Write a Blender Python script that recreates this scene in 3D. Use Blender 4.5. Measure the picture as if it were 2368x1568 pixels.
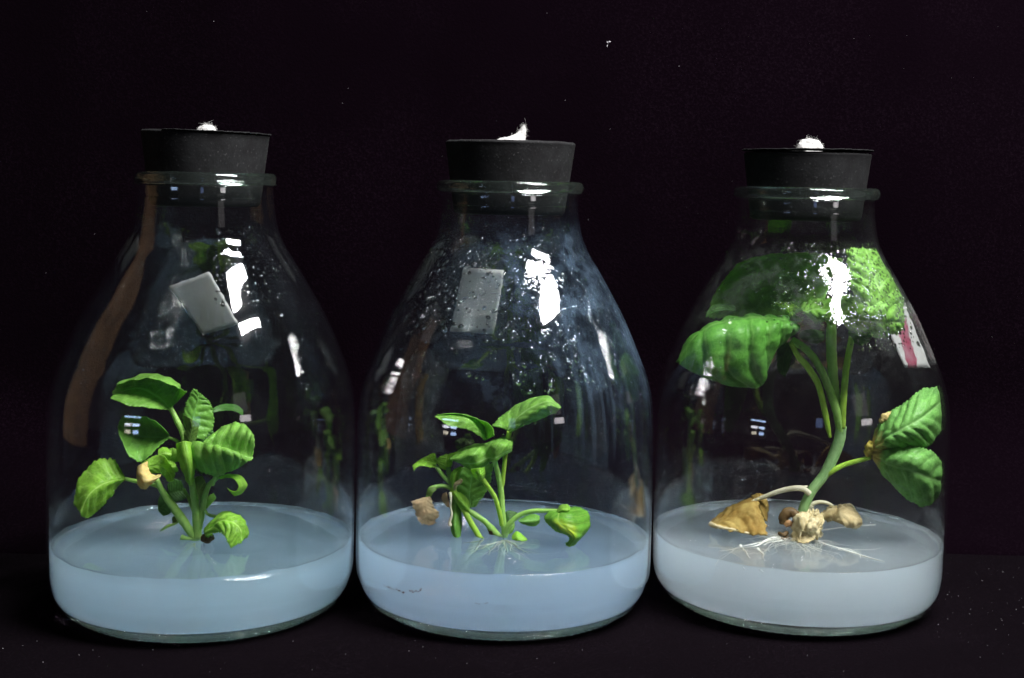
import bpy, bmesh, math, random
import numpy as np
from mathutils import Vector, Matrix, noise

random.seed(7)
sc = bpy.context.scene
for o in list(bpy.data.objects):
    bpy.data.objects.remove(o)
C = sc.collection
MM = 0.001

# ------------------------------------------------------------------ camera
IW, IH = 2368.0, 1568.0                     # frame in which lengths were measured
F, PITCH, ROLL, YAW = 3114.02, math.radians(3.63254), math.radians(1.04205), math.radians(-4.15318)
CAM = np.array([0.034022, -0.451051, 0.140879])
SHIFT = -158.563
fw = np.array([math.sin(YAW)*math.cos(PITCH), math.cos(YAW)*math.cos(PITCH), -math.sin(PITCH)])
rt = np.array([math.cos(YAW), -math.sin(YAW), 0.0])
up = np.cross(rt, fw)
R2 = rt*math.cos(ROLL) + up*math.sin(ROLL)
U2 = up*math.cos(ROLL) - rt*math.sin(ROLL)
cd = bpy.data.cameras.new('camera')
cam = bpy.data.objects.new('camera', cd)
C.objects.link(cam)
cd.sensor_width = 36.0
cd.lens = F/IW*36.0
cd.shift_y = SHIFT/IW
cd.clip_start = 0.01
cd.clip_end = 50
M = Matrix(((R2[0], U2[0], -fw[0], CAM[0]), (R2[1], U2[1], -fw[1], CAM[1]), (R2[2], U2[2], -fw[2], CAM[2]), (0, 0, 0, 1)))
cam.matrix_world = M
sc.camera = cam

def ray(px, py):
    d = fw*F + R2*(px-IW/2) - U2*(py-IH/2-SHIFT)
    return d/np.linalg.norm(d)

def atY(px, py, Y):                          # the point on the vertical plane y=Y seen at a measured spot
    d = ray(px, py)
    return CAM + d*((Y-CAM[1])/d[1])

def atZ(px, py, Z):
    d = ray(px, py)
    return CAM + d*((Z-CAM[2])/d[2])

# ------------------------------------------------------------------ world, exposure
w = bpy.data.worlds.new('World')
sc.world = w
w.use_nodes = True
w.node_tree.nodes['Background'].inputs[0].default_value = (0.85, 0.9, 1.0, 1)
w.node_tree.nodes['Background'].inputs[1].default_value = 0.024
sc.view_settings.view_transform = 'Standard'
sc.view_settings.look = 'None'
sc.view_settings.exposure = 0
sc.view_settings.gamma = 1
cy = sc.cycles
cy.max_bounces = 16
cy.use_adaptive_sampling = True
cy.adaptive_threshold = 0.03
cy.diffuse_bounces = 4
cy.glossy_bounces = 6
cy.transmission_bounces = 10
cy.transparent_max_bounces = 24
cy.volume_bounces = 9
cy.sample_clamp_indirect = 0.0
cy.use_denoising = True
cy.blur_glossy = 0.3

# ------------------------------------------------------------------ lamps
def area(name, az, el, dist, sx, sy, power, color, target=(0, 0, 0.08), roll=0.0):
    """az: degrees from the camera side (-y) towards +x."""
    a, e = math.radians(az), math.radians(el)
    t = Vector(target)
    p = t + Vector((math.sin(a)*math.cos(e), -math.cos(a)*math.cos(e), math.sin(e)))*dist
    ld = bpy.data.lights.new(name, 'AREA')
    ld.shape = 'RECTANGLE'
    ld.size, ld.size_y = sx, sy
    ld.energy = power
    ld.color = color
    o = bpy.data.objects.new(name, ld)
    C.objects.link(o)
    q = (t-p).to_track_quat('-Z', 'Y')
    o.rotation_mode = 'QUATERNION'
    o.rotation_quaternion = q @ __import__('mathutils').Quaternion((0, 0, 1), roll)
    o.location = p
    return o

area('key_lamp', 59, 58, 0.75, 0.26, 0.06, 6.8, (1.0, 0.97, 0.98))  # extra lamp, added between the two tubes to merge their highlights
area('key_lamp', 60, 47, 0.75, 0.26, 0.06, 6.8, (1.0, 0.97, 0.98))
area('key_lamp', 54, 70, 0.75, 0.26, 0.06, 6.8, (1.0, 0.97, 0.98))
# panes of the bright room in front, seen only as reflections in the glass
WD = 3.0
def pane(az, el, wdeg, hdeg, rad, color):
    sx, sy = 2*WD*math.tan(math.radians(wdeg/2)), 2*WD*math.tan(math.radians(hdeg/2))
    area('window_pane', az, el, WD, sx, sy, rad*math.pi*sx*sy, color)
pane(-37, 3.0, 12, 1.0, 10, (0.45, 0.62, 1.0))
pane(-40, -0.6, 5, 1.0, 11, (0.9, 0.9, 1.0))
pane(-34, -0.6, 5, 1.0, 12, (0.55, 0.7, 1.0))
pane(-40, -3.0, 4, 1.0, 6, (1.0, 0.9, 0.7))
pane(-34, -3.0, 4, 1.0, 10, (0.45, 0.62, 1.0))
pane(45, 4.0, 8, 4.0, 5, (1.0, 0.92, 0.95))
pane(9, 4.0, 5, 6.0, 1.3, (0.35, 0.5, 1.0))
pane(42, 16.0, 10, 14.0, 0.35, (1.0, 0.95, 0.95))

# ------------------------------------------------------------------ helpers
def mat(name):
    m = bpy.data.materials.new(name)
    m.use_nodes = True
    nt = m.node_tree
    nt.nodes.clear()
    out = nt.nodes.new('ShaderNodeOutputMaterial')
    return m, nt, out

class N:
    """terse node building"""
    def __init__(s, nt): s.nt = nt
    def __call__(s, t, ins=None, **kw):
        n = s.nt.nodes.new(t)
        for k, v in kw.items(): setattr(n, k, v)
        for k, v in (ins or {}).items():
            if hasattr(v, 'is_output') or isinstance(v, bpy.types.NodeSocket):
                s.nt.links.new(v, n.inputs[k])
            else:
                n.inputs[k].default_value = v
        return n
    def math(s, op, a, b=0.0, c=0.0, clamp=False):
        n = s.nt.nodes.new('ShaderNodeMath'); n.operation = op; n.use_clamp = clamp
        for i, v in enumerate((a, b, c)):
            if isinstance(v, bpy.types.NodeSocket): s.nt.links.new(v, n.inputs[i])
            else: n.inputs[i].default_value = v
        return n.outputs[0]
    def mixc(s, f, a, b):
        n = s.nt.nodes.new('ShaderNodeMix'); n.data_type = 'RGBA'
        for i, v in ((0, f), (6, a), (7, b)):
            if isinstance(v, bpy.types.NodeSocket): s.nt.links.new(v, n.inputs[i])
            else: n.inputs[i].default_value = v
        return n.outputs[2]
    def ramp(s, f, lo, hi):
        n = s.nt.nodes.new('ShaderNodeMapRange'); n.interpolation_type = 'SMOOTHSTEP'
        s.nt.links.new(f, n.inputs[0]); n.inputs[1].default_value = lo; n.inputs[2].default_value = hi
        return n.outputs[0]

def mesh_obj(name, verts, faces, m=None, parent=None, smooth=True, uv=None, loc=None):
    me = bpy.data.meshes.new(name)
    verts = [tuple(v) for v in verts]
    if loc is not None:
        verts = [(v[0]-loc[0], v[1]-loc[1], v[2]-loc[2]) for v in verts]
    me.from_pydata(verts, [], faces)
    if uv is not None:
        ul = me.uv_layers.new(name='UVMap')
        for l in me.loops:
            ul.data[l.index].uv = uv[l.vertex_index]
    if smooth:
        me.polygons.foreach_set('use_smooth', [True]*len(me.polygons))
    me.update()
    o = bpy.data.objects.new(name, me)
    C.objects.link(o)
    if m is not None: me.materials.append(m)
    if loc is not None: o.location = loc
    if parent is not None:
        o.parent = parent
        o.matrix_parent_inverse = Matrix.Translation(-Vector(parent.location))
    return o

def thing(name, label, cat, loc, group=None):
    o = bpy.data.objects.new(name, None)
    o.empty_display_size = 0.005
    C.objects.link(o)
    o.location = loc
    tag(o, label, cat, group)
    return o

def tag(o, label, cat, group=None):
    o['label'] = label
    o['category'] = cat
    if group: o['group'] = group

def catmull(P, n, closed=False):
    """n samples on a Catmull-Rom through the rows of P (k,dim)"""
    P = np.asarray(P, float)
    k = len(P)
    if k == 2:
        t = np.linspace(0, 1, n)[:, None]
        return P[0]*(1-t)+P[1]*t
    Q = np.vstack([2*P[0]-P[1], P, 2*P[-1]-P[-2]])
    out = []
    for t in np.linspace(0, k-1, n):
        i = min(int(t), k-2); u = t-i
        a, b, c, d = Q[i], Q[i+1], Q[i+2], Q[i+3]
        out.append(0.5*((2*b)+(-a+c)*u+(2*a-5*b+4*c-d)*u*u+(-a+3*b-3*c+d)*u**3))
    return np.array(out)

def lathe(profile, n=128, closed=True):
    """profile: list of (r,z); rings joined; closed ring of profile if closed"""
    verts, faces = [], []
    k = len(profile)
    for i in range(n):
        a = 2*math.pi*i/n
        ca, sa = math.cos(a), math.sin(a)
        for r, z in profile:
            verts.append((r*ca, r*sa, z))
    for i in range(n):
        j = (i+1) % n
        for q in range(k if closed else k-1):
            q2 = (q+1) % k
            faces.append((i*k+q, j*k+q, j*k+q2, i*k+q2))
    return verts, faces

def tube(pts, rad, sides=10, steps=None, wob=0.0, flat=1.0):
    """smooth tube through pts with per-point radii -> verts, faces"""
    pts = np.asarray(pts, float)
    steps = steps or max(8, 6*len(pts))
    data = catmull(np.hstack([pts, np.asarray(rad, float)[:, None]]), steps)
    P, Rr = data[:, :3], np.maximum(data[:, 3], 1e-5)
    T = np.gradient(P, axis=0)
    T /= np.linalg.norm(T, axis=1)[:, None]+1e-12
    ref = np.array([0, 1, 0.0]) if abs(T[0][1]) < .9 else np.array([1, 0, 0.0])
    verts, faces = [], []
    u = np.cross(T[0], ref); u /= np.linalg.norm(u)
    for i in range(len(P)):
        u = u - T[i]*np.dot(u, T[i]); u /= np.linalg.norm(u)
        v = np.cross(T[i], u)
        for s in range(sides):
            a = 2*math.pi*s/sides
            r = Rr[i]*(1+wob*noise.noise(Vector((P[i][0]*900+s, P[i][1]*900, P[i][2]*900))))
            verts.append(P[i]+u*math.cos(a)*r+v*math.sin(a)*r*flat)
    for i in range(len(P)-1):
        for s in range(sides):
            s2 = (s+1) % sides
            faces.append((i*sides+s, i*sides+s2, (i+1)*sides+s2, (i+1)*sides+s))
    verts.append(P[0]); verts.append(P[-1])
    a, b = len(verts)-2, len(verts)-1
    for s in range(sides):
        s2 = (s+1) % sides
        faces.append((a, s2, s))
        faces.append((b, (len(P)-1)*sides+s, (len(P)-1)*sides+s2))
    return verts, faces

class Soup:
    def __init__(s): s.v, s.f = [], []
    def add(s, vf):
        v, f = vf
        n = len(s.v)
        s.v.extend([tuple(x) for x in v]); s.f.extend([tuple(i+n for i in x) for x in f])
    def build(s, name, m, parent=None, smooth=True, loc=None):
        return mesh_obj(name, s.v, s.f, m, parent, smooth, loc=loc)

# ------------------------------------------------------------------ materials
def m_cloth(name, base, seed=0.0):
    m, nt, out = mat(name); n = N(nt)
    tc = n('ShaderNodeTexCoord').outputs['Object']
    n1 = n('ShaderNodeTexNoise', {'Vector': tc, 'Scale': 900.0, 'Detail': 3.0, 'Roughness': 0.7}).outputs['Fac']
    n2 = n('ShaderNodeTexNoise', {'Vector': tc, 'Scale': 14.0 + seed, 'Detail': 4.0}).outputs['Fac']
    f = n.math('MULTIPLY', n.ramp(n1, 0.42, 0.8), n.ramp(n2, 0.25, 0.75))
    col = n.mixc(f, (base[0], base[1], base[2], 1), (base[0]*2.2+.001, base[1]*2.2+.0008, base[2]*2.2+.001, 1))
    bump = n('ShaderNodeBump', {'Height': n1, 'Strength': 0.5, 'Distance': 0.0006}).outputs[0]
    b = n('ShaderNodeBsdfPrincipled', {'Base Color': col, 'Roughness': 1.0, 'Specular IOR Level': 0.0,
                                       'Sheen Weight': 0.004, 'Sheen Roughness': 0.5, 'Normal': bump})
    nt.links.new(b.outputs[0], out.inputs[0])
    return m

def thin_fresnel(n, ior=1.5):
    geo = n('ShaderNodeNewGeometry')
    i = n('ShaderNodeMix', {0: geo.outputs['Backfacing'], 2: ior, 3: 1.0/ior})
    return n('ShaderNodeFresnel', {'IOR': i.outputs[0]}).outputs[0]

def m_bottle(name, fog=0.0, fogcol=(0.55, 0.68, 0.8), streak=0.0, seed=0.0, zlo=0.07, zhi=0.128, xside=0.0, haze=0.012, dz0=0.098, dz1=0.122, dthr=0.5, dx=-0.1, dd=0.00006):
    m, nt, out = mat(name); n = N(nt)
    tc = n('ShaderNodeTexCoord').outputs['Object']
    sep = n('ShaderNodeSeparateXYZ', {0: tc}).outputs
    # slightly wavy blown glass
    wv = n('ShaderNodeTexNoise', {'Vector': tc, 'Scale': 38.0, 'Detail': 1.0}).outputs['Fac']
    wf = n('ShaderNodeTexNoise', {'Vector': tc, 'Scale': 700.0, 'Detail': 0.0}).outputs['Fac']
    hsum = n.math('ADD', wv, n.math('MULTIPLY', wf, 0.006))
    bump = n('ShaderNodeBump', {'Height': hsum, 'Strength': 0.25, 'Distance': 0.0012}).outputs[0]
    bump0 = bump
    if dd > 0:
        vo = n('ShaderNodeTexVoronoi', {'Vector': tc, 'Scale': 850.0}).outputs['Distance']
        bead = n.math('SUBTRACT', 1.0, n.math('MINIMUM', n.math('MULTIPLY', vo, 1.7), 1.0))
        cmask = n.math('MULTIPLY', n.ramp(sep[2], dz0-0.006, dz0+0.004), n.math('SUBTRACT', 1.0, n.ramp(sep[2], dz1-0.003, dz1+0.003)))
        cmask = n.math('MULTIPLY', cmask, n.ramp(n('ShaderNodeTexNoise', {'Vector': tc, 'Scale': 75.0, 'Detail': 1.0}).outputs['Fac'], dthr-.05, dthr+.05))
        cmask = n.math('MULTIPLY', cmask, n.ramp(sep[0], dx-.012, dx+.004))
        bump = n('ShaderNodeBump', {'Height': n.math('MULTIPLY', bead, cmask), 'Strength': 1.0, 'Distance': dd, 'Normal': bump0}).outputs[0]
    gl = n('ShaderNodeBsdfGlossy', {'Color': (1, 1, 1, 1), 'Roughness': 0.05, 'Normal': bump}, distribution='BECKMANN')
    gl2 = n('ShaderNodeBsdfGlossy', {'Color': (1, 1, 1, 1), 'Roughness': 0.14, 'Normal': bump0}, distribution='BECKMANN')
    smudge = n.ramp(n('ShaderNodeTexNoise', {'Vector': n('ShaderNodeMapping', {'Vector': tc, 'Scale': (1, 1, 0.22), 'Location': (seed, 0, 0)}).outputs[0],
                    'Scale': 60.0, 'Detail': 3.0, 'Roughness': 0.65}).outputs['Fac'], 0.48, 0.72)
    glm = n('ShaderNodeMixShader', {0: n.math('ADD', 0.015, n.math('MULTIPLY', smudge, 0.12)), 1: gl.outputs[0], 2: gl2.outputs[0]})
    tr = n('ShaderNodeBsdfTransparent', {'Color': (0.975, 0.985, 0.98, 1)})
    mix = n('ShaderNodeMixShader', {0: thin_fresnel(n, 1.5), 1: tr.outputs[0], 2: glm.outputs[0]})
    # dried film and condensation fog: a real deposit that scatters a little light
    dif = n('ShaderNodeBsdfDiffuse', {'Color': (*fogcol, 1)})
    tl = n('ShaderNodeBsdfTranslucent', {'Color': (*fogcol, 1)})
    ds = n('ShaderNodeMixShader', {0: 0.5, 1: dif.outputs[0], 2: tl.outputs[0]})
    film = n.math('MULTIPLY', n.math('ADD', smudge, 0.35), haze)
    if fog > 0:
        blot = n.ramp(n('ShaderNodeTexNoise', {'Vector': n('ShaderNodeMapping', {'Vector': tc, 'Location': (seed, seed, 0)}).outputs[0],
                      'Scale': 110.0, 'Detail': 5.0, 'Roughness': 0.76}).outputs['Fac'], 0.49, 0.57)
        big = n.ramp(n('ShaderNodeTexNoise', {'Vector': tc, 'Scale': 30.0, 'Detail': 2.0}).outputs['Fac'], 0.3, 0.62)
        zin = n.math('MULTIPLY', n.ramp(sep[2], zlo-0.014, zlo+0.008), n.math('SUBTRACT', 1.0, n.ramp(sep[2], zhi-0.004, zhi+0.004)))
        xin = n.ramp(n.math('ADD', sep[0], 0.0), -0.028+xside, 0.016+xside)
        mk = n.math('MULTIPLY', n.math('MULTIPLY', n.math('ADD', n.math('MULTIPLY', blot, 0.9), 0.1), big), n.math('MULTIPLY', zin, xin))
        film = n.math('ADD', film, n.math('MULTIPLY', mk, fog))
    if streak > 0:
        at = n.math('ARCTAN2', sep[0], sep[1])
        cv = n('ShaderNodeCombineXYZ', {0: n.math('MULTIPLY', at, 16.0), 1: n.math('MULTIPLY', sep[2], 9.0), 2: seed}).outputs[0]
        st = n.ramp(n('ShaderNodeTexNoise', {'Vector': cv, 'Scale': 1.5, 'Detail': 5.0, 'Roughness': 0.7}).outputs['Fac'], 0.50, 0.64)
        zi2 = n.math('MULTIPLY', n.ramp(sep[2], 0.048, 0.075), n.math('SUBTRACT', 1.0, n.ramp(sep[2], 0.100, 0.118)))
        xi2 = n.ramp(sep[0], 0.008, 0.028)
        film = n.math('ADD', film, n.math('MULTIPLY', n.math('MULTIPLY', st, n.math('MULTIPLY', zi2, xi2)), streak))
    film = n.math('MINIMUM', film, 0.6)
    fin = n('ShaderNodeMixShader', {0: film, 1: mix.outputs[0], 2: ds.outputs[0]})
    nt.links.new(fin.outputs[0], out.inputs[0])
    return m

def m_solid_glass(name, ior=1.5, col=(0.93, 1.0, 0.96)):
    m, nt, out = mat(name); n = N(nt)
    g = n('ShaderNodeBsdfGlass', {'Color': (*col, 1), 'IOR': ior, 'Roughness': 0.0})
    nt.links.new(g.outputs[0], out.inputs[0])
    return m

def m_gel(name, col=(0.62, 0.78, 0.95), dens=45.0, absorb=6.0, acol=(0.34, 0.68, 0.90, 1)):
    m, nt, out = mat(name); n = N(nt)
    tc = n('ShaderNodeTexCoord').outputs['Object']
    wv = n('ShaderNodeTexNoise', {'Vector': tc, 'Scale': 55.0, 'Detail': 2.0}).outputs['Fac']
    bump = n('ShaderNodeBump', {'Height': wv, 'Strength': 0.15, 'Distance': 0.0008}).outputs[0]
    g = n('ShaderNodeBsdfPrincipled', {'Base Color': (1, 1, 1, 1), 'IOR': 1.33, 'Roughness': 0.06, 'Transmission Weight': 1.0, 'Normal': bump})
    nt.links.new(g.outputs[0], out.inputs[0])
    s = n('ShaderNodeVolumeScatter', {'Color': (*col, 1), 'Density': dens, 'Anisotropy': 0.0})
    a = n('ShaderNodeVolumeAbsorption', {'Color': acol, 'Density': absorb})
    ad = n('ShaderNodeAddShader', {0: s.outputs[0], 1: a.outputs[0]})
    nt.links.new(ad.outputs[0], out.inputs[1])
    return m

def m_leaf(name, top=(0.07, 0.26, 0.035), vein=(0.22, 0.42, 0.10), nv=6.0, trans=0.35, dry=None, dryu=0.0, patch=None, rough=0.42):
    """u runs along the leaf, v across with the midrib at v=0.5"""
    m, nt, out = mat(name); n = N(nt)
    uv = n('ShaderNodeUVMap').outputs[0]
    s = n('ShaderNodeSeparateXYZ', {0: uv}).outputs
    tc = n('ShaderNodeTexCoord').outputs['Object']
    av = n.math('ABSOLUTE', n.math('SUBTRACT', s[1], 0.5))
    ph = n.math('MULTIPLY', n.math('SUBTRACT', s[0], n.math('MULTIPLY', av, 0.55)), nv)
    ph = n.math('ADD', ph, n.math('MULTIPLY', n('ShaderNodeTexNoise', {'Vector': tc, 'Scale': 160.0}).outputs['Fac'], 0.35))
    fr = n.math('ABSOLUTE', n.math('SUBTRACT', n.math('FRACT', ph), 0.5))
    side = n.math('SUBTRACT', 1.0, n.ramp(fr, 0.0, 0.085))
    mid = n.math('SUBTRACT', 1.0, n.ramp(av, 0.006, 0.035))
    v2 = n('ShaderNodeTexVoronoi', {'Vector': tc, 'Scale': 900.0}, feature='DISTANCE_TO_EDGE').outputs['Distance']
    net = n.math('SUBTRACT', 1.0, n.ramp(v2, 0.0, 0.12))
    vm = n.math('MAXIMUM', n.math('MAXIMUM', n.math('MULTIPLY', side, 0.55), mid), n.math('MULTIPLY', net, 0.32))
    blot = n('ShaderNodeTexNoise', {'Vector': tc, 'Scale': 220.0, 'Detail': 5.0, 'Roughness': 0.65}).outputs['Fac']
    a = n.mixc(n.ramp(blot, 0.3, 0.75), (top[0]*0.72, top[1]*0.72, top[2]*0.7, 1), (top[0]*1.35+.005, top[1]*1.2, top[2]*1.25, 1))
    if patch:
        pb = n('ShaderNodeTexNoise', {'Vector': tc, 'Scale': 95.0, 'Detail': 3.0}).outputs['Fac']
        du = n.math('ADD', n.math('POWER', n.math('SUBTRACT', s[0], patch[1]), 2.0), n.math('POWER', n.math('SUBTRACT', s[1], patch[2]), 2.0))
        a = n.mixc(n.math('MULTIPLY', n.math('SUBTRACT', 1.0, n.ramp(du, 0.0, patch[3])), n.ramp(pb, 0.2, 0.6)), a, (*patch[0], 1))
    c = n.mixc(vm, a, (*vein, 1))
    if dry:
        dn = n.math('ADD', s[0], n.math('MULTIPLY', n.math('SUBTRACT', blot, 0.5), 0.35))
        c = n.mixc(n.math('SUBTRACT', 1.0, n.ramp(dn, dryu*0.4, dryu)), c, (*dry, 1))
    h = n.math('ADD', n.math('MULTIPLY', v2, 0.5), n.math('MULTIPLY', blot, 1.2))
    bump = n('ShaderNodeBump', {'Height': h, 'Strength': 0.6, 'Distance': 0.0003}).outputs[0]
    p = n('ShaderNodeBsdfPrincipled', {'Base Color': c, 'Roughness': rough, 'Specular IOR Level': 0.25, 'Normal': bump})
    tcol = n('ShaderNodeHueSaturation', {'Color': c, 'Saturation': 1.25, 'Value': 1.5, 'Hue': 0.485}).outputs[0]
    t = n('ShaderNodeBsdfTranslucent', {'Color': tcol, 'Normal': bump})
    mx = n('ShaderNodeMixShader', {0: trans, 1: p.outputs[0], 2: t.outputs[0]})
    nt.links.new(mx.outputs[0], out.inputs[0])
    return m

def m_plain(name, c1, c2, scale=300.0, rough=0.5, spec=0.3, trans=0.0, bump=0.0002, sss=0.0):
    m, nt, out = mat(name); n = N(nt)
    tc = n('ShaderNodeTexCoord').outputs['Object']
    f = n('ShaderNodeTexNoise', {'Vector': tc, 'Scale': scale, 'Detail': 5.0, 'Roughness': 0.65}).outputs['Fac']
    c = n.mixc(n.ramp(f, 0.3, 0.7), (*c1, 1), (*c2, 1))
    b = n('ShaderNodeBump', {'Height': f, 'Strength': 0.6, 'Distance': bump}).outputs[0]
    p = n('ShaderNodeBsdfPrincipled', {'Base Color': c, 'Roughness': rough, 'Specular IOR Level': spec, 'Normal': b})
    sh = p.outputs[0]
    if trans > 0:
        t = n('ShaderNodeBsdfTranslucent', {'Color': c, 'Normal': b})
        sh = n('ShaderNodeMixShader', {0: trans, 1: sh, 2: t.outputs[0]}).outputs[0]
    nt.links.new(sh, out.inputs[0])
    return m

def m_rubber(name, seed):
    m, nt, out = mat(name); n = N(nt)
    tc = n('ShaderNodeMapping', {'Vector': n('ShaderNodeTexCoord').outputs['Object'], 'Location': (seed, seed*2, 0)}).outputs[0]
    f = n('ShaderNodeTexNoise', {'Vector': tc, 'Scale': 120.0, 'Detail': 6.0, 'Roughness': 0.7}).outputs['Fac']
    f2 = n('ShaderNodeTexNoise', {'Vector': tc, 'Scale': 1500.0, 'Detail': 2.0}).outputs['Fac']
    c = n.mixc(n.ramp(f, 0.35, 0.7), (0.0055, 0.0055, 0.006, 1), (0.012, 0.013, 0.0135, 1))
    c = n.mixc(n.ramp(f2, 0.62, 0.8), c, (0.06, 0.06, 0.06, 1))
    b = n('ShaderNodeBump', {'Height': n.math('ADD', f, n.math('MULTIPLY', f2, .3)), 'Strength': 0.4, 'Distance': 0.0004}).outputs[0]
    p = n('ShaderNodeBsdfPrincipled', {'Base Color': c, 'Roughness': 0.8, 'Specular IOR Level': 0.18, 'Normal': b})
    nt.links.new(p.outputs[0], out.inputs[0])
    return m

M_stem = m_plain('stem_green', (0.32, 0.60, 0.12), (0.42, 0.70, 0.18), 500, 0.4, 0.4, 0.3, 0.0001)
M_stem_dark = m_plain('stem_olive', (0.20, 0.40, 0.08), (0.28, 0.50, 0.12), 500, 0.45, 0.3, 0.25, 0.0001)
M_stem_blue = m_plain('stem_waxy', (0.28, 0.52, 0.20), (0.38, 0.64, 0.27), 350, 0.45, 0.35, 0.25, 0.0001)
M_stem_lime = m_plain('stem_lime', (0.36, 0.62, 0.06), (0.44, 0.70, 0.10), 500, 0.4, 0.4, 0.3, 0.0001)
M_tan = m_plain('dry_tan', (0.42, 0.33, 0.16), (0.68, 0.58, 0.34), 260, 0.8, 0.1, 0.3, 0.0004)
M_cream = m_plain('dry_cream', (0.52, 0.42, 0.20), (0.84, 0.76, 0.50), 220, 0.8, 0.1, 0.3, 0.0005)
M_cream_stem = m_plain('dry_pale_stem', (0.62, 0.60, 0.42), (0.76, 0.74, 0.56), 300, 0.6, 0.2, 0.2, 0.0003)
M_amber = m_plain('dry_amber', (0.34, 0.21, 0.05), (0.60, 0.46, 0.15), 170, 0.7, 0.15, 0.35, 0.0004)
M_brown = m_plain('wet_brown', (0.09, 0.055, 0.02), (0.17, 0.11, 0.045), 260, 0.5, 0.3, 0.1, 0.0004)
M_root = m_plain('root_white', (0.72, 0.74, 0.68), (0.85, 0.86, 0.80), 400, 0.5, 0.3, 0.3, 0.0001)
M_root_green = m_plain('root_green', (0.40, 0.52, 0.34), (0.56, 0.66, 0.46), 400, 0.5, 0.3, 0.3, 0.0001)
M_cotton = m_plain('cotton', (0.50, 0.50, 0.48), (0.72, 0.72, 0.70), 600, 1.0, 0.0, 0.2, 0.0006)
M_paper = m_plain('paper', (0.90, 0.91, 0.90), (0.94, 0.94, 0.93), 500, 0.9, 0.05, 0.72, 0.0001)
M_pink = m_plain('pink_ink', (0.90, 0.38, 0.52), (0.97, 0.72, 0.80), 260, 0.9, 0.05, 0.72, 0.0001)
M_grime = m_plain('red_brown_grime', (0.10, 0.03, 0.02), (0.16, 0.06, 0.04), 600, 0.8, 0.1)
M_lint = m_plain('lint', (0.35, 0.33, 0.36), (0.5, 0.5, 0.52), 600, 1.0, 0.0)
M_glass = m_solid_glass('solid_glass')
def m_drop(name, share=0.7):
    m, nt, out = mat(name); n = N(nt)
    g = n('ShaderNodeBsdfGlass', {'Color': (1, 1, 1, 1), 'IOR': 1.38, 'Roughness': 0.0})
    tr = n('ShaderNodeBsdfTransparent', {'Color': (1, 1, 1, 1)})
    gl = n('ShaderNodeBsdfGlossy', {'Color': (1, 1, 1, 1), 'Roughness': 0.02})
    a = n('ShaderNodeMixShader', {0: thin_fresnel(n, 1.5), 1: tr.outputs[0], 2: gl.outputs[0]})
    mx = n('ShaderNodeMixShader', {0: share, 1: a.outputs[0], 2: g.outputs[0]})
    nt.links.new(mx.outputs[0], out.inputs[0])
    return m
M_water = m_drop('water')
def m_rim(name, share, df, dcol=(0.45, 0.60, 0.50)):
    m, nt, out = mat(name); n = N(nt)
    g = n('ShaderNodeBsdfGlass', {'Color': (0.95, 1.0, 0.97, 1), 'IOR': 1.5, 'Roughness': 0.02})
    tr = n('ShaderNodeBsdfTransparent', {'Color': (0.93, 0.97, 0.95, 1)})
    gl = n('ShaderNodeBsdfGlossy', {'Color': (1, 1, 1, 1), 'Roughness': 0.06}, distribution='BECKMANN')
    a = n('ShaderNodeMixShader', {0: thin_fresnel(n, 1.5), 1: tr.outputs[0], 2: gl.outputs[0]})
    mx = n('ShaderNodeMixShader', {0: share, 1: a.outputs[0], 2: g.outputs[0]})
    d1 = n('ShaderNodeBsdfDiffuse', {'Color': (*dcol, 1)}); d2 = n('ShaderNodeBsdfTranslucent', {'Color': (*dcol, 1)})
    dd_ = n('ShaderNodeMixShader', {0: .5, 1: d1.outputs[0], 2: d2.outputs[0]})
    fin = n('ShaderNodeMixShader', {0: df, 1: mx.outputs[0], 2: dd_.outputs[0]})
    nt.links.new(fin.outputs[0], out.inputs[0])
    return m
M_rim = m_rim('rim_glass', 0.6, 0.010)
M_ring = m_rim('heel_glass', 0.5, 0.16, (0.62, 0.78, 0.60))  # pale green diffuse share paints in the light gathered by the beading

# ------------------------------------------------------------------ the setting: black cloth
def sheet(name, nx, ny, fn, m):
    v = [fn(i/(nx-1), j/(ny-1)) for j in range(ny) for i in range(nx)]
    f = [(j*nx+i, j*nx+i+1, (j+1)*nx+i+1, (j+1)*nx+i) for j in range(ny-1) for i in range(nx-1)]
    o = mesh_obj(name, v, f, m)
    o['kind'] = 'structure'
    return o

def fl(u, v):
    x, y = -0.9+1.8*u, -0.7+0.80*v
    r = max(0.0, 1-math.hypot(x, y/0.5)/0.9)
    return (x, y, -0.0004-0.0012*(noise.noise(Vector((x*9, y*7, 0)))+1)*(0.3+abs(x)*2))
sheet('ground', 140, 90, fl, m_cloth('black_cloth_floor', (0.0021, 0.0014, 0.0021)))
def bk(u, v):
    x, z = -0.9+1.8*u, -0.004+1.0*v**1.6
    y = 0.140+0.14*x*(1 if abs(x) < .35 else .35/abs(x))+0.05*z-0.080*max(0.0, 1-max(0, z)/.055)**2.5+0.008*noise.noise(Vector((x*7, 0, z*3)))+0.004*noise.noise(Vector((x*20+3, 0, z*5)))
    return (x, y, z)
sheet('backdrop', 160, 60, bk, m_cloth('black_cloth_back', (0.0018, 0.0008, 0.0017), 3))

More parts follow.
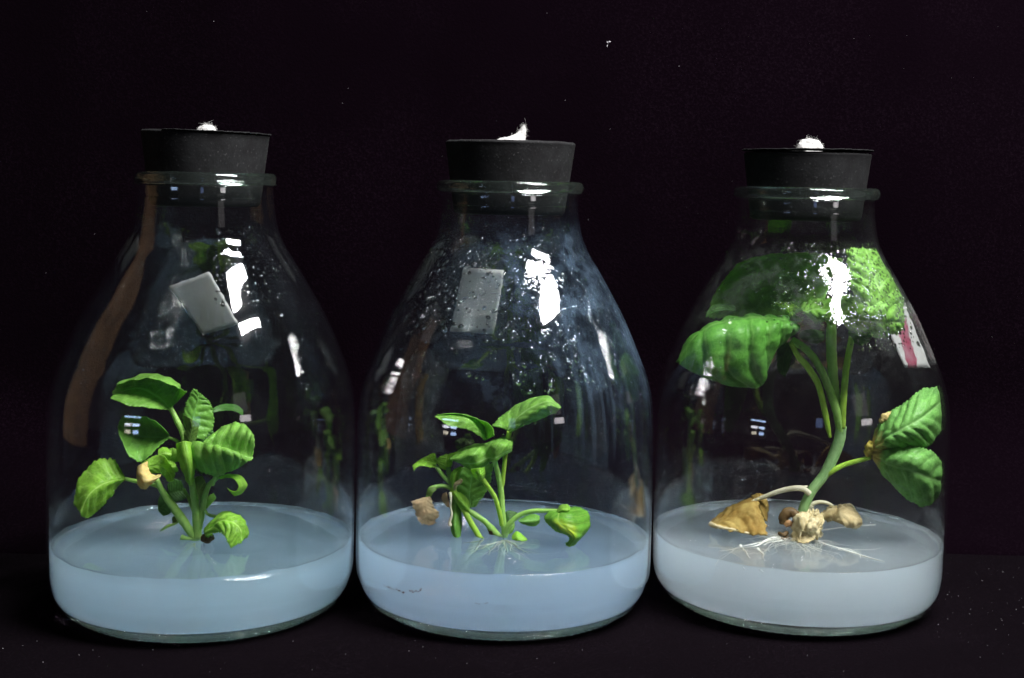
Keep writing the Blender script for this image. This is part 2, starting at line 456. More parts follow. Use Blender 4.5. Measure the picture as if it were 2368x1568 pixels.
# lint specks caught on the cloth
sp = Soup()
def fleck(p, size, rng):
    a, b = rng.random()*math.pi*2, rng.random()*math.pi
    d = Vector((math.cos(a)*math.sin(b), math.sin(a)*math.sin(b)*.4, math.cos(b)))*size
    q = Vector(p)
    mid = q+d*.5+Vector((rng.uniform(-1, 1), rng.uniform(-1, 1), rng.uniform(-1, 1)))*size*.3
    sp.add(tube([q, mid, q+d], [size*.16, size*.2, size*.12], 4, 4))
rg = random.Random(5)
for k in range(70):
    px, py = rg.uniform(0, IW), rg.uniform(0, 1150)
    if rg.random() < .6: px = rg.uniform(1100, IW)
    p = atY(px, py, 0.0); p = atY(px, py, 0.128+0.14*p[0]+0.05*p[2]-.08*max(0.0, 1-max(0, p[2])/.055)**2.5)
    fleck(p, rg.choice([.00012, .0002, .0003]), rg)
p0 = atY(1408, 98, .139)
for k in range(6): fleck(p0+np.array([rg.uniform(-.0006, .0006), 0, rg.uniform(-.0015, .001)]), .0008, rg)
for k in range(110):
    px, py = rg.uniform(0, IW), rg.uniform(1480, 1560)
    if rg.random() < .5: px, py = rg.uniform(2150, IW), rg.uniform(1290, 1500)
    p = atZ(px, py, 0.0004)
    fleck(p, rg.choice([.00012, .0002, .0003]), rg)
lo = sp.build('cloth_lint', M_lint)
lo['kind'] = 'stuff'
tag(lo, 'tiny pale lint specks caught all over the black cloth', 'lint')

# tall wooden board out at the left, the brown band mirrored in the left bottle
def box(x0, x1, y0, y1, z0, z1):
    v = [(x, y, z) for x in (x0, x1) for y in (y0, y1) for z in (z0, z1)]
    f = [(0, 1, 3, 2), (4, 6, 7, 5), (0, 4, 5, 1), (2, 3, 7, 6), (0, 2, 6, 4), (1, 5, 7, 3)]
    return v, f
M_wood = m_plain('brown_wood', (0.07, 0.042, 0.02), (0.15, 0.09, 0.045), 22, 0.7, 0.1)
v, f = box(-0.50, -0.48, -0.15, 0.045, 0.004, 0.42)
bo = mesh_obj('wooden_board', v, f, M_wood, smooth=False)
bm = bmesh.new(); bm.from_mesh(bo.data); bmesh.ops.bevel(bm, geom=bm.edges[:], offset=.002, segments=2, affect='EDGES'); bm.to_mesh(bo.data); bm.free()
tag(bo, 'tall brown wooden board standing upright left of the left bottle', 'board')

# ------------------------------------------------------------------ bottles
BODY = [(0.0415, 0.0), (0.0448, 0.0012), (0.0472, 0.0034), (0.0488, 0.0062), (0.0496, 0.0095), (0.0500, 0.0140),
        (0.0501, 0.030), (0.0501, 0.045), (0.0500, 0.056), (0.0497, 0.064), (0.0491, 0.0702), (0.0482, 0.0745),
        (0.0466, 0.0797), (0.0452, 0.083), (0.0430, 0.0885), (0.0392, 0.0970), (0.0353, 0.1042), (0.0306, 0.1125),
        (0.0272, 0.1180), (0.0247, 0.1236), (0.0236, 0.1290), (0.0230, 0.1335), (0.0231, 0.1343), (0.0229, 0.1352), (0.0228, 0.1380)]
def body_profile(hs, ns):
    """hs: height scale of the shoulder and neck, ns: neck radius scale"""
    o = []
    for r, z in BODY:
        k = min(1.0, max(0.0, (z-0.085)/0.04)); k = k*k*(3-2*k)
        zz = z if z < .05 else .05+(z-.05)*hs
        o.append((r*(1+(ns-1)*k), zz))
    P = catmull(o, 110)
    return [tuple(p) for p in P]

class Bottle: pass
BOT = []
specs = [dict(x=-0.099383, y=-0.014959, hr=0.143154, rr=0.0229, ns=0.965, hg=0.020808),
         dict(x=0.0, y=0.0, hr=0.142147, rr=0.02468, ns=1.0, hg=0.021745),
         dict(x=0.100535, y=0.017087, hr=0.14186, rr=0.024565, ns=1.0, hg=0.021387)]
labels = ['clear glass bottle, leftmost of three, holding the bushy leafy shoot cluster',
          'clear glass bottle in the middle, upper right fogged and streaked with condensation',
          'clear glass bottle at the right, holding the tall plant with large leaves against its shoulder']
mats = [m_bottle('glass_left', haze=0.004, seed=1.3, dz0=.106, dz1=.125, dthr=.50, dx=.004, dd=0.0),
        m_bottle('glass_middle', fog=0.05, streak=0.05, seed=4.1, dz0=.092, dz1=.122, dthr=.50, zlo=0.078, zhi=0.127, haze=0.005, fogcol=(0.36, 0.56, 0.80)),
        m_bottle('glass_right', fog=0.028, seed=7.7, dz0=.098, dz1=.122, dthr=.44, dx=-.006, dd=.000035, zlo=0.09, zhi=0.122, xside=-0.03, haze=0.003, fogcol=(0.7, 0.78, 0.76))]
for i, s in enumerate(specs):
    b = Bottle(); b.__dict__.update(s); b.c = np.array([s['x'], s['y'], 0.0])
    hs = (s['hr']-0.05)/(0.142147-0.05)
    P = body_profile(hs, s['ns'])
    b.prof = P
    root = thing('glass_bottle', labels[i], 'bottle', (s['x'], s['y'], 0), 'row of three glass culture bottles')
    b.root = root
    T = 0.0007
    top = P[-1][1]
    outer = [(0.0005, 0.0012), (0.030, 0.0010), (0.0385, 0.0002)]+P
    inner = [(r-T, z) for r, z in P if z > 0.0030]
    inner = [(0.0005, 0.0019), (0.030, 0.0019), (0.0425, 0.0021)]+inner
    ring = outer+inner[::-1]
    v, f = lathe(ring, 160)
    v = [(x+s['x'], y+s['y'], z) for x, y, z in v]
    o = mesh_obj('body', v, f, mats[i], root, loc=(s['x'], s['y'], 0))
    # rim: a thick bead of real glass
    rr, hr = s['rr'], s['hr']
    rn = 0.0229*s['ns']; ri = rn-0.0009
    zt = hr; zb = top+0.0002
    rim = [(ri+.0002, zb), (rn+.0002, zb), (rn+.0010, zb+.0002), (rr-.0002, zb+.0008), (rr, zb+.0016), (rr, zt-.0016), (rr-.0003, zt-.0007),
           (rr-.0010, zt-.0001), (rr-.0018, zt), (ri+.0006, zt-.0001), (ri+.0001, zt-.0006), (ri, zt-.0014)]
    v, f = lathe(rim, 128)
    v = [(x*(1+.003*math.sin(3*math.atan2(y, x)+i)), y, z+.00018*noise.noise(Vector((x*120, y*120, i)))) for x, y, z in v]
    v = [(x+s['x'], y+s['y'], z) for x, y, z in v]
    mesh_obj('rim', v, f, M_rim, root, loc=(s['x'], s['y'], 0))
    # knurled heel ring under the base
    n, vs, fs = 200, [], []
    for a_ in range(n):
        a = 2*math.pi*a_/n
        for q in range(8):
            t = 2*math.pi*q/8
            kn = 1+0.38*(0.5+0.5*math.cos(a*100))
            r = 0.0408+0.0013*kn*math.cos(t)
            vs.append((s['x']+r*math.cos(a), s['y']+r*math.sin(a), 0.0002+0.0008*kn*math.sin(t)))
    for a_ in range(n):
        a2 = (a_+1) % n
        for q in range(8):
            q2 = (q+1) % 8
            fs.append((a_*8+q, a2*8+q, a2*8+q2, a_*8+q2))
    mesh_obj('base_ring', vs, fs, M_ring, root, loc=(s['x'], s['y'], 0))
    BOT.append(b)

def rad_at(b, z):
    P = b.prof
    for k in range(len(P)-1):
        if P[k][1] <= z <= P[k+1][1]:
            t = (z-P[k][1])/(P[k+1][1]-P[k][1]+1e-9)
            return P[k][0]*(1-t)+P[k+1][0]*t
    return P[0][0] if z < 0 else P[-1][0]

def on_wall(b, px, py, back=True, off=0.0):
    """where the line of sight meets the front or back wall of a bottle"""
    d = ray(px, py)
    c = b.c-CAM
    tm = (c[0]*d[0]+c[1]*d[1])/(d[0]**2+d[1]**2)
    ts = np.linspace(tm, tm+0.07 if back else tm-0.07, 700)
    for t in ts:
        p = CAM+d*t
        if math.hypot(p[0]-b.x, p[1]-b.y) > rad_at(b, p[2])+off: return p
    return CAM+d*tm

# ------------------------------------------------------------------ gel (clear culture medium)
gel_lab = ['pale blue translucent gel filling the bottom of the left bottle',
           'pale blue translucent gel with green roots in the bottom of the middle bottle',
           'whitish translucent gel with white roots in the bottom of the right bottle']
gel_mats = [m_gel('gel_left', (0.66, 0.90, 1.0), 48, 22), m_gel('gel_middle', (0.62, 0.84, 1.0), 46, 20, (0.36, 0.66, 0.95, 1)), m_gel('gel_right', (0.84, 0.94, 0.97), 54, 12)]
for i, b in enumerate(BOT):
    P = [(r-0.00085, z) for r, z in b.prof if 0.0035 < z < b.hg+0.0005]
    top = [(b.x*0+rad_at(b, b.hg)-0.00085, b.hg+0.0007), (rad_at(b, b.hg)-0.0018, b.hg+0.0002)]
    ring = [(0.0002, 0.0023), (0.030, 0.0023), (0.0425, 0.0026)]+P+top
    r0 = rad_at(b, b.hg)-0.0030
    ring += [(r0*t, b.hg) for t in np.linspace(1, 0.004, 40)]
    v, f = lathe(ring, 160)
    vv = []
    for x, y, z in v:
        if z > b.hg-.002 and math.hypot(x, y) < r0:
            z += 0.00025*noise.noise(Vector((x*60, y*60, i)))
            rr_ = math.hypot(x+.001, y-.002)
            z += 0.0006*math.exp(-(rr_/.006)**2)
        if z > b.hg+.0001 and math.hypot(x, y) > r0:
            a = math.atan2(y, x)
            z += 0.0006*max(0, noise.noise(Vector((math.cos(a)*6, math.sin(a)*6, i*3)))+.1)
        vv.append((x+b.x, y+b.y, z))
    o = mesh_obj('culture_gel', vv, f, gel_mats[i], loc=(b.x, b.y, 0))
    tag(o, gel_lab[i], 'gel', 'gel layers in the three bottles')

# ------------------------------------------------------------------ stoppers and cotton
def axis_z(b, py):
    lo, hi = 0.0, 0.3
    for _ in range(40):
        m_ = (lo+hi)/2
        d = np.array([b.x, b.y, m_])-CAM
        y = IH/2+SHIFT-F*(d@U2)/(d@fw)
        if y > py: lo = m_
        else: hi = m_
    return lo
stop_lab = ['black rubber stopper with a torn flap on its top edge, in the left bottle',
            'black rubber stopper in the neck of the middle bottle, under a pointed cotton wisp',
            'black rubber stopper with a thin disc lying on top, in the right bottle']
stops = []
for i, b in enumerate(BOT):
    zt = axis_z(b, [306, 328, 354][i])
    rt_ = [0.0206, 0.02165, 0.0213][i]; rb_ = [0.0190, 0.0198, 0.0198][i]
    zb = b.hr-0.011
    rim_in = 0.0229*b.ns-0.0012
    tilt = [0.022, 0.004, -0.004][i]
    prof = [(0.0003, zb), (rim_in-.0016, zb), (rim_in-.0002, zb+.0006), (rim_in, b.hr-.001), (rim_in+.0000, b.hr+.0002), (rt_-.0004, zt-.0022)]
    prof = [(0.0003, zb), (rb_-.0022, zb), (rb_-.0014, zb+.0005)]+[(rb_-.0012+(rt_-rb_+.0012)*t, zb+.0005+(zt-.0010-zb-.0005)*t) for t in np.linspace(.05, 1, 16)]
    prof += [(rt_+.0001, zt-.0007), (rt_-.0001, zt-.0003), (rt_-.0006, zt), (rt_*.8, zt+.0001), (rt_*.5, zt+.0001), (0.0045, zt), (0.0040, zt-.0020), (0.0003, zt-.0021)]
    v, f = lathe(prof, 120)
    out_v = []
    for x, y, z in v:
        a = math.atan2(y, x)
        e = 0.00016*noise.noise(Vector((x*300, y*300, z*300+i)))
        if z > zt-.001: z += e*1.2
        k = 1+e*4
        z += (x*math.tan(tilt)) * max(0.0, (z-b.hr+.003)/(zt-b.hr+.003)) * -1
        out_v.append((x*k+b.x, y*k+b.y, z))
    root = thing('rubber_stopper', stop_lab[i], 'stopper', (b.x, b.y, b.hr), 'black stoppers closing the three bottles')
    mr = m_rubber('black_rubber', i*3.7)
    mesh_obj('plug', out_v, f, mr, root, loc=(b.x, b.y, b.hr))
    b.zt = zt; b.tilt = tilt; b.srt = rt_
    if i == 2 or i == 0:
        # ragged thin disc / torn flap on the top edge
        n, vs, fs = 140, [], []
        amax = 2*math.pi
        a0, a1 = (0, amax) if i == 2 else (-2.0, 0.55)
        for q in range(n+1):
            a = a0+(a1-a0)*q/n
            rg_ = 0.00035*noise.noise(Vector((math.cos(a)*20, math.sin(a)*20, 4)))+.00018*noise.noise(Vector((math.cos(a)*90, math.sin(a)*90, 4)))
            env = 1.0 if i == 2 else max(0.0, math.sin(math.pi*min(1, (a-a0)/(a1-a0)*1.02)))**.5
            ro = rt_+(0.0006 if i == 2 else 0.0007*env)+rg_
            zz = zt+(0.0010 if i == 2 else 0.00015)+rg_*.6
            th = 0.00035
            for r, z in ((0.0060, zz), (ro, zz), (ro+.0001, zz-th/2), (ro, zz-th), (0.0060, zz-th)):
                x, y = r*math.cos(a), r*math.sin(a)
                vs.append((x+b.x, y+b.y, z-x*math.tan(tilt)))
        for q in range(n):
            for k in range(4):
                fs.append((q*5+k, (q+1)*5+k, (q+1)*5+k+1, q*5+k+1))
            fs.append((q*5+4, (q+1)*5+4, (q+1)*5, q*5))
        mesh_obj('top_disc' if i == 2 else 'torn_flap', vs, fs, mr, root, loc=(b.x, b.y, b.hr))

def cotton(i, outline, base_y, label):
    """outline: (height mm, x offset mm from stopper axis, radius mm) stations from the base up"""
    b = BOT[i]
    rg = random.Random(40+i)
    root = thing('cotton_plug', label, 'cotton plug', (b.x, b.y, b.zt), 'cotton plugs on the three stoppers')
    st = catmull([(x*MM, 0, h*MM, r*MM) for h, x, r in outline], 26)
    vs, fs, n = [], [], 40
    for q in range(len(st)):
        for s_ in range(n):
            a = 2*math.pi*s_/n
            c = np.array([b.x+st[q][0], b.y-.001, b.zt-.0008+st[q][2]])
            r = max(st[q][3], .00005)
            p = c+np.array([math.cos(a)*r, math.sin(a)*r*.85, 0])
            k = noise.noise(Vector(p)*500)*.35+noise.noise(Vector(p)*1500)*.18
            vs.append(c+np.array([math.cos(a), math.sin(a)*.85, 0.12*(noise.noise(Vector(p)*900))])*r*(1+.38*k))
    for q in range(len(st)-1):
        for s_ in range(n):
            s2 = (s_+1) % n
            fs.append((q*n+s_, q*n+s2, (q+1)*n+s2, (q+1)*n+s_))
    fs.append(tuple((len(st)-1)*n+s_ for s_ in range(n)))
    mesh_obj('tuft', vs, fs, M_cotton, root, loc=(b.x, b.y, b.zt))
    so = Soup()
    for _ in range(300):
        k = rg.randrange(len(vs)//4, len(vs))
        p = np.array(vs[k]); q = k//n
        c = np.array([b.x+st[q][0], b.y-.001, b.zt-.0008+st[q][2]-.0006])
        d = p-c; d /= np.linalg.norm(d)+1e-9
        d += np.array([rg.gauss(0, .6), rg.gauss(0, .6), rg.gauss(0, .5)]); d /= np.linalg.norm(d)
        L = abs(rg.gauss(.0002, .0005))+.0001
        e = p+d*L*.5+np.array([rg.gauss(0, 1), rg.gauss(0, 1), rg.gauss(0, 1)])*L*.25
        g = p+d*L+np.array([rg.gauss(0, 1), rg.gauss(0, 1), rg.gauss(0, 1)])*L*.4
        so.add(tube([p-d*.0002, e, g], [2.6e-5, 2e-5, 1.2e-5], 3, 5))
    fo = so.build('fibres', M_cotton, root, loc=(b.x, b.y, b.zt))
    fo['kind'] = 'stuff'
    return root, so
# profile stations (height, x, radius) in mm
cotton(0, [(0, 0.5, 3.2), (.9, .6, 3.3), (1.7, .6, 3.0), (2.6, .7, 2.3), (3.1, .7, 1.3), (3.3, .7, .1)], 0,
       'rounded tuft of white cotton in the left stopper')
cotton(1, [(0, 0.4, 5.0), (1.2, .5, 4.9), (1.9, 1.2, 4.1), (2.6, 2.6, 2.6), (3.6, 3.5, 1.7), (4.7, 4.1, 1.1), (5.6, 4.3, .7), (6.3, 4.4, .1)], 0,
       'white cotton wisp pulled to a point in the middle stopper')
cotton(2, [(0, 0.4, 4.1), (1.4, .5, 4.4), (2.8, .6, 4.3), (4.2, .6, 3.6), (5.2, .5, 2.3), (5.7, .4, .1)], 0,
       'round ball of white cotton in the right stopper')
# ------------------------------------------------------------------ plants
NOISE_SEED = [0.0]
def remap(v, mid):
    return .5*v/mid if v < mid else .5+.5*(v-mid)/(1-mid)

def leaf_mesh(b, rails, nu=44, nv=30, quilt=0.45, nvein=6, serr=0.25, rag=0.35, warp=0.4, slant=0.55, crumple=0.0, mid=0.5, thick=0.00016, flip=1):
    """rails: list (across) of lists (along) of (px,py,depth mm); same count in every rail"""
    NOISE_SEED[0] += 3.17
    sd = NOISE_SEED[0]
    G = np.array([[atY(p[0], p[1], b.y+p[2]*MM) for p in r] for r in rails])
    along = np.array([catmull(r, nu) for r in G])                  # rails x nu
    grid = np.array([catmull(along[:, k], nv) for k in range(nu)])  # nu x nv x 3
    du = np.gradient(grid, axis=0); dv = np.gradient(grid, axis=1)
    nrm = np.cross(du, dv); ln = np.linalg.norm(nrm, axis=2)[..., None]+1e-12
    nrm = nrm/ln
    # make the normal field face the camera side on average so quilting puffs outwards
    if (nrm*(CAM-grid)).sum() < 0: nrm = -nrm
    nrm = nrm*flip
    size = np.linalg.norm(grid[:, 0]-grid[:, -1], axis=1).max()
    sf_ = min(1.0, size/0.011)
    rag *= sf_; serr *= max(.5, sf_)
    quilt *= max(.45, sf_)
    out = grid.copy()
    for k in range(nu):
        u = k/(nu-1)
        for q in range(nv):
            v = q/(nv-1)
            vm = remap(v, mid)
            av = abs(vm-.5)
            edge = min(u, 1-u, v, 1-v)
            fade = min(1.0, edge/0.10)
            ph = (u-slant*av)*nvein+warp*noise.noise(Vector((u*3.1+sd, v*2.3, sd)))
            qa = 0.9+1.4*warp*noise.noise(Vector((u*2.7, v*3.1+sd, 1.3)))
            h = (abs(math.sin(math.pi*(ph-0.5)))**0.6-0.5)*min(1.0, av/0.14)*quilt*qa
            h -= 0.45*quilt*math.exp(-(av/0.05)**2)
            p = grid[k, q]
            h += (noise.noise(Vector((p[0]*260, p[1]*260+sd, p[2]*260)))*0.25+noise.noise(Vector((p[0]*700, p[1]*700+sd, p[2]*700)))*0.10)*(quilt+.15)
            h += quilt*1.0*warp*(abs(noise.noise(Vector((u*9, v*7+sd, 5))))-.2)
            if crumple:
                h += crumple*(noise.noise(Vector((p[0]*190, p[1]*190+sd, p[2]*190)))*1.3+abs(noise.noise(Vector((p[0]*420, p[1]*420+sd, p[2]*420))))*1.0)
            out[k, q] = p+nrm[k, q]*h*MM*(0.35+0.65*fade)
    if rag:
        # uneven, wavy outline
        W_ = 6
        for k in range(nu):
            uu = k/(nu-1)
            for side_, rng_ in ((0, range(0, W_)), (1, range(nv-1, nv-1-W_, -1))):
                idx = list(rng_)
                d = grid[k, idx[0]]-grid[k, idx[3]]; L = np.linalg.norm(d)
                if L < 1e-7: continue
                t = noise.noise(Vector((uu*7+sd, side_*5.3, 2.1)))+.6*noise.noise(Vector((uu*17+sd, side_*5.3, 7.1)))
                wv = noise.noise(Vector((uu*8+sd, side_*3.3+9, 4.1)))
                for j, q in enumerate(idx):
                    f_ = (1-j/W_)**1.5*min(1, uu*6)
                    out[k, q] = out[k, q]+d/L*rag*MM*t*1.6*f_+nrm[k, q]*rag*MM*1.5*wv*f_
        for q in range(1, nv-1):
            vv_ = q/(nv-1)
            d = grid[-1, q]-grid[-4, q]; L = np.linalg.norm(d)
            if L < 1e-7: continue
            t = noise.noise(Vector((vv_*7+sd, 11.3, 2.1)))+.6*noise.noise(Vector((vv_*15+sd, 13.3, 7.1)))
            for j in range(W_):
                out[-1-j, q] = out[-1-j, q]+d/L*rag*MM*t*1.6*(1-j/W_)**1.5
    if serr:
        # toothed margins: push the long edges and the tip in and out
        cen = grid.mean(axis=(0, 1))
        for k in range(nu):
            for q, q1 in ((0, 2), (nv-1, nv-3)):
                d = grid[k, q]-grid[k, q1]
                L = np.linalg.norm(d)
                if L < 1e-7: continue
                t = (0.5 if k % 3 else -0.8)+0.5*noise.noise(Vector((k*1.7, sd, q)))
                out[k, q] = out[k, q]+d/L*serr*MM*t
        for q in range(1, nv-1):
            d = grid[-1, q]-grid[-3, q]; L = np.linalg.norm(d)
            if L < 1e-7: continue
            t = (0.5 if q % 3 else -0.8)
            out[-1, q] = out[-1, q]+d/L*serr*MM*t
    # keep inside the glass
    for k in range(nu):
        for q in range(nv):
            p = out[k, q]
            R = rad_at(b, p[2])-0.0016
            r = math.hypot(p[0]-b.x, p[1]-b.y)
            if r > R:
                out[k, q, 0] = b.x+(p[0]-b.x)*R/r; out[k, q, 1] = b.y+(p[1]-b.y)*R/r
            if p[2] < b.hg-0.0012: out[k, q, 2] = b.hg-0.0012
    top = out+nrm*thick*.5; bot = out-nrm*thick*.5
    V = [tuple(x) for x in top.reshape(-1, 3)]+[tuple(x) for x in bot.reshape(-1, 3)]
    uv = [(k/(nu-1)+(.55-slant)*abs(remap(q/(nv-1), mid)-.5), remap(q/(nv-1), mid)) for k in range(nu) for q in range(nv)]*2
    n = nu*nv
    F_ = []
    I = lambda k, q: k*nv+q
    for k in range(nu-1):
        for q in range(nv-1):
            F_.append((I(k, q), I(k+1, q), I(k+1, q+1), I(k, q+1)))
            F_.append((n+I(k, q), n+I(k, q+1), n+I(k+1, q+1), n+I(k+1, q)))
    for k in range(nu-1):
        F_.append((I(k, 0), n+I(k, 0), n+I(k+1, 0), I(k+1, 0)))
        F_.append((I(k, nv-1), I(k+1, nv-1), n+I(k+1, nv-1), n+I(k, nv-1)))
    for q in range(nv-1):
        F_.append((I(0, q), I(0, q+1), n+I(0, q+1), n+I(0, q)))
        F_.append((I(nu-1, q), n+I(nu-1, q), n+I(nu-1, q+1), I(nu-1, q+1)))
    return V, F_, uv

def leaf(b, root, rails, m, name='leaf', label=None, **kw):
    V, F_, uv = leaf_mesh(b, rails, **kw)
    o = mesh_obj(name, V, F_, m, root, uv=uv, loc=tuple(root.location))
    if label: o['label'] = label
    return o

def stem(b, root, pts, m, name='stem', label=None, sides=12, wob=0.12, steps=None):
    P = [atY(p[0], p[1], b.y+p[2]*MM) for p in pts]
    v, f = tube(P, [p[3]*MM for p in pts], sides, steps or 9*len(pts), wob)
    o = mesh_obj(name, v, f, m, root, loc=tuple(root.location))
    if label: o['label'] = label
    return o

L_top = m_leaf('leaf_bright', (0.21, 0.48, 0.08), (0.36, 0.60, 0.19), trans=.42)
L_lime = m_leaf('leaf_lime', (0.25, 0.53, 0.06), (0.46, 0.68, 0.18), trans=0.48)
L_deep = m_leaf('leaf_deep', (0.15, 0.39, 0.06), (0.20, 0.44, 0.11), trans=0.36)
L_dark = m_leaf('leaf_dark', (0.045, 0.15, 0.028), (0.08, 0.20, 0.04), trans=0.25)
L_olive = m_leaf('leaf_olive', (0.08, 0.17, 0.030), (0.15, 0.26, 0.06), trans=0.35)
L_yel = m_leaf('leaf_yellowing', (0.13, 0.38, 0.04), (0.30, 0.52, 0.10), patch=((0.52, 0.62, 0.05), 0.60, 0.5, 0.09), trans=0.4)
L_base = m_leaf('leaf_tan_base', (0.18, 0.46, 0.11), (0.30, 0.57, 0.19), dry=(0.50, 0.42, 0.14), dryu=0.20)
L_tan = m_leaf('leaf_dry_tan', (0.46, 0.38, 0.22), (0.42, 0.33, 0.18), trans=0.3, rough=.8)
L_gold = m_leaf('leaf_dry_gold', (0.60, 0.54, 0.20), (0.72, 0.64, 0.34), trans=0.35, rough=.7)

# --- left plant
b = BOT[0]
p0 = atY(453, 1258, b.y)
PL = thing('leafy_plant', 'bushy cluster of short stems and many rounded green leaves in the left bottle', 'plant', (p0[0], p0[1], b.hg), 'seedlings growing in the three bottles')
R_ = PL
leaf(b, R_, [[(395,949,0),(352,944,-6),(300,938,-9),(257,922,-7)], [(395,947,0),(365,918,1),(318,898,2),(259,912,-3)], [(400,940,1),(396,902,4),(345,884,5),(266,896,-1)],
             [(412,928,0),(412,886,2),(350,863,2),(277,882,-2)], [(433,906,-4),(402,892,-5),(346,874,-6),(271,889,-5)]], L_top, quilt=.5, mid=.25, label='umbrella-like top leaf curled down at its front edge')
leaf(b, R_, [[(391,1014,0),(357,1042,-3),(329,1068,-5),(298,1052,-6),(274,1005,-4)], [(391,1012,0),(355,1016,1),(325,1018,1),(298,1008,0),(274,985,-3)],
             [(391,1006,0),(370,992,2),(338,982,2),(308,975,1),(282,966,-2)], [(386,998,-3),(366,978,-3),(334,964,-4),(306,962,-4),(288,960,-4)]], L_deep, quilt=.35, mid=.4)
leaf(b, R_, [[(288,1103,-2),(264,1066,-2),(222,1065,-4),(182,1110,-6),(172,1162,-8)], [(288,1106,-3),(262,1094,-4),(224,1100,-7),(190,1135,-9),(180,1178,-10)],
             [(288,1107,-3),(260,1112,-6),(230,1124,-10),(203,1148,-12),(186,1185,-12)], [(288,1108,-3),(264,1122,-4),(240,1142,-7),(214,1170,-9),(192,1194,-10)],
             [(288,1110,-2),(273,1124,-2),(253,1152,-3),(229,1178,-5),(205,1196,-7)]], L_lime, quilt=.55, serr=.45, nvein=5, label='broad light green leaf held out to the left')
leaf(b, R_, [[(473,1021,2),(500,997,6),(531,981,7),(559,979,6),(582,997,2)], [(470,1023,0),(500,1010,2),(535,1001,2),(567,1003,0),(588,1017,-3)],
             [(464,1030,0),(500,1040,0),(532,1046,0),(562,1052,-3),(583,1056,-5)], [(445,1021,-5),(482,1027,-9),(513,1034,-12),(545,1047,-12),(574,1066,-9)],
             [(429,1044,-6),(468,1058,-10),(505,1064,-12),(540,1070,-11),(560,1076,-8)], [(438,1068,-3),(470,1092,-6),(503,1099,-7),(530,1090,-7),(552,1080,-6)]],
     L_top, quilt=.8, nvein=6, mid=.42, serr=.4, nu=56, nv=40, label='large folded leaf with deeply quilted veins')
leaf(b, R_, [[(318,1080,-8),(345,1060,-8),(372,1051,-7),(392,1070,-7),(405,1095,-7)], [(324,1092,-11),(345,1080,-9),(370,1078,-6),(388,1090,-5),(400,1110,-6)],
             [(330,1100,-9),(348,1094,-7),(368,1094,-5),(380,1102,-4),(390,1114,-4)]], L_lime, quilt=.4)
leaf(b, R_, [[(341,1066,-9),(344,1086,-12),(354,1098,-12),(371,1098,-11)], [(330,1072,-13),(329,1094,-16),(345,1105,-15),(371,1101,-13)],
             [(318,1080,-12),(318,1100,-15),(336,1116,-16),(366,1106,-14)], [(322,1100,-8),(318,1118,-11),(334,1132,-13),(357,1113,-12)]], L_gold, name='withered_leaf', label='rolled yellow withered leaf tip', quilt=.15, serr=.1)
leaf(b, R_, [[(425,985,4),(424,955,3),(433,925,3),(447,900,3)], [(440,1000,3),(440,960,4),(450,925,5),(455,904,5)], [(452,1012,5),(460,970,7),(466,935,8),(468,914,8)],
             [(470,1018,6),(492,990,8),(492,950,9),(482,926,9)]], L_deep, quilt=.6, serr=.4)
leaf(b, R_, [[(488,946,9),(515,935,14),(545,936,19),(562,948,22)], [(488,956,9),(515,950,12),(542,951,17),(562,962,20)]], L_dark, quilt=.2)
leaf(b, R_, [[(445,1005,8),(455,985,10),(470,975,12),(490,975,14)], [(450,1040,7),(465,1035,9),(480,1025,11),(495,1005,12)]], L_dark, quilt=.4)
leaf(b, R_, [[(503,1104,-2),(530,1096,-3),(560,1103,-3),(571,1122,-3),(558,1142,-3),(541,1147,-4)], [(507,1107,-4),(530,1100,-6),(552,1108,-6),(560,1124,-6),(550,1140,-6),(533,1138,-6)],
             [(510,1108,-5),(530,1104,-7),(546,1112,-8),(551,1126,-8),(542,1137,-8),(525,1128,-8)]], L_lime, quilt=.1, serr=.2, label='small leaf curled round like a hook')
leaf(b, R_, [[(482,1215,-4),(515,1184,-3),(545,1188,-3),(566,1204,-3),(575,1236,-5)], [(472,1226,-6),(508,1198,-8),(540,1200,-10),(562,1216,-9),(567,1246,-9)],
             [(474,1236,-8),(506,1213,-11),(532,1216,-13),(550,1234,-13),(553,1258,-12)], [(478,1243,-8),(505,1232,-12),(520,1238,-14),(527,1252,-15),(533,1266,-14)]], L_lime, quilt=.8, crumple=.3, serr=.4, label='low drooping leaf bent down onto the gel')
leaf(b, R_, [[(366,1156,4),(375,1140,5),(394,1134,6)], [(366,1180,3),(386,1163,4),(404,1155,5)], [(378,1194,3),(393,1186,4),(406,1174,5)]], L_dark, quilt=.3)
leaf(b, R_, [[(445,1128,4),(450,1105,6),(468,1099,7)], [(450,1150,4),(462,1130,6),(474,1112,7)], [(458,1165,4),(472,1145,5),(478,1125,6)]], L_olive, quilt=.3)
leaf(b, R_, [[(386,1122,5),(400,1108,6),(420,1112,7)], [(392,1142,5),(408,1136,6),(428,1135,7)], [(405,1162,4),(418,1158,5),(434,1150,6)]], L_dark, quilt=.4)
leaf(b, R_, [[(388,1040,2),(400,1036,3),(412,1042,3)], [(392,1062,2),(404,1055,2),(415,1055,2)], [(394,1076,2),(404,1070,2),(415,1066,2)]], L_lime, quilt=.2)
leaf(b, R_, [[(366,1040,-2),(380,1034,-1),(396,1042,-1)], [(366,1052,-4),(380,1048,-4),(396,1052,-3)], [(372,1060,-3),(384,1062,-3),(392,1064,-2)]], L_lime, quilt=.3, serr=.3)
leaf(b, R_, [[(407,1026,-6),(411,1060,-7),(424,1095,-7),(437,1124,-5)], [(418,1022,-8),(424,1060,-10),(434,1095,-9),(440,1124,-6)], [(430,1020,-8),(438,1060,-10),(441,1095,-9),(442,1124,-6)],
             [(447,1024,-5),(453,1066,-6),(449,1100,-6),(444,1124,-4)]], L_lime, quilt=.15, serr=.1, label='long narrow folded leaf down the middle')
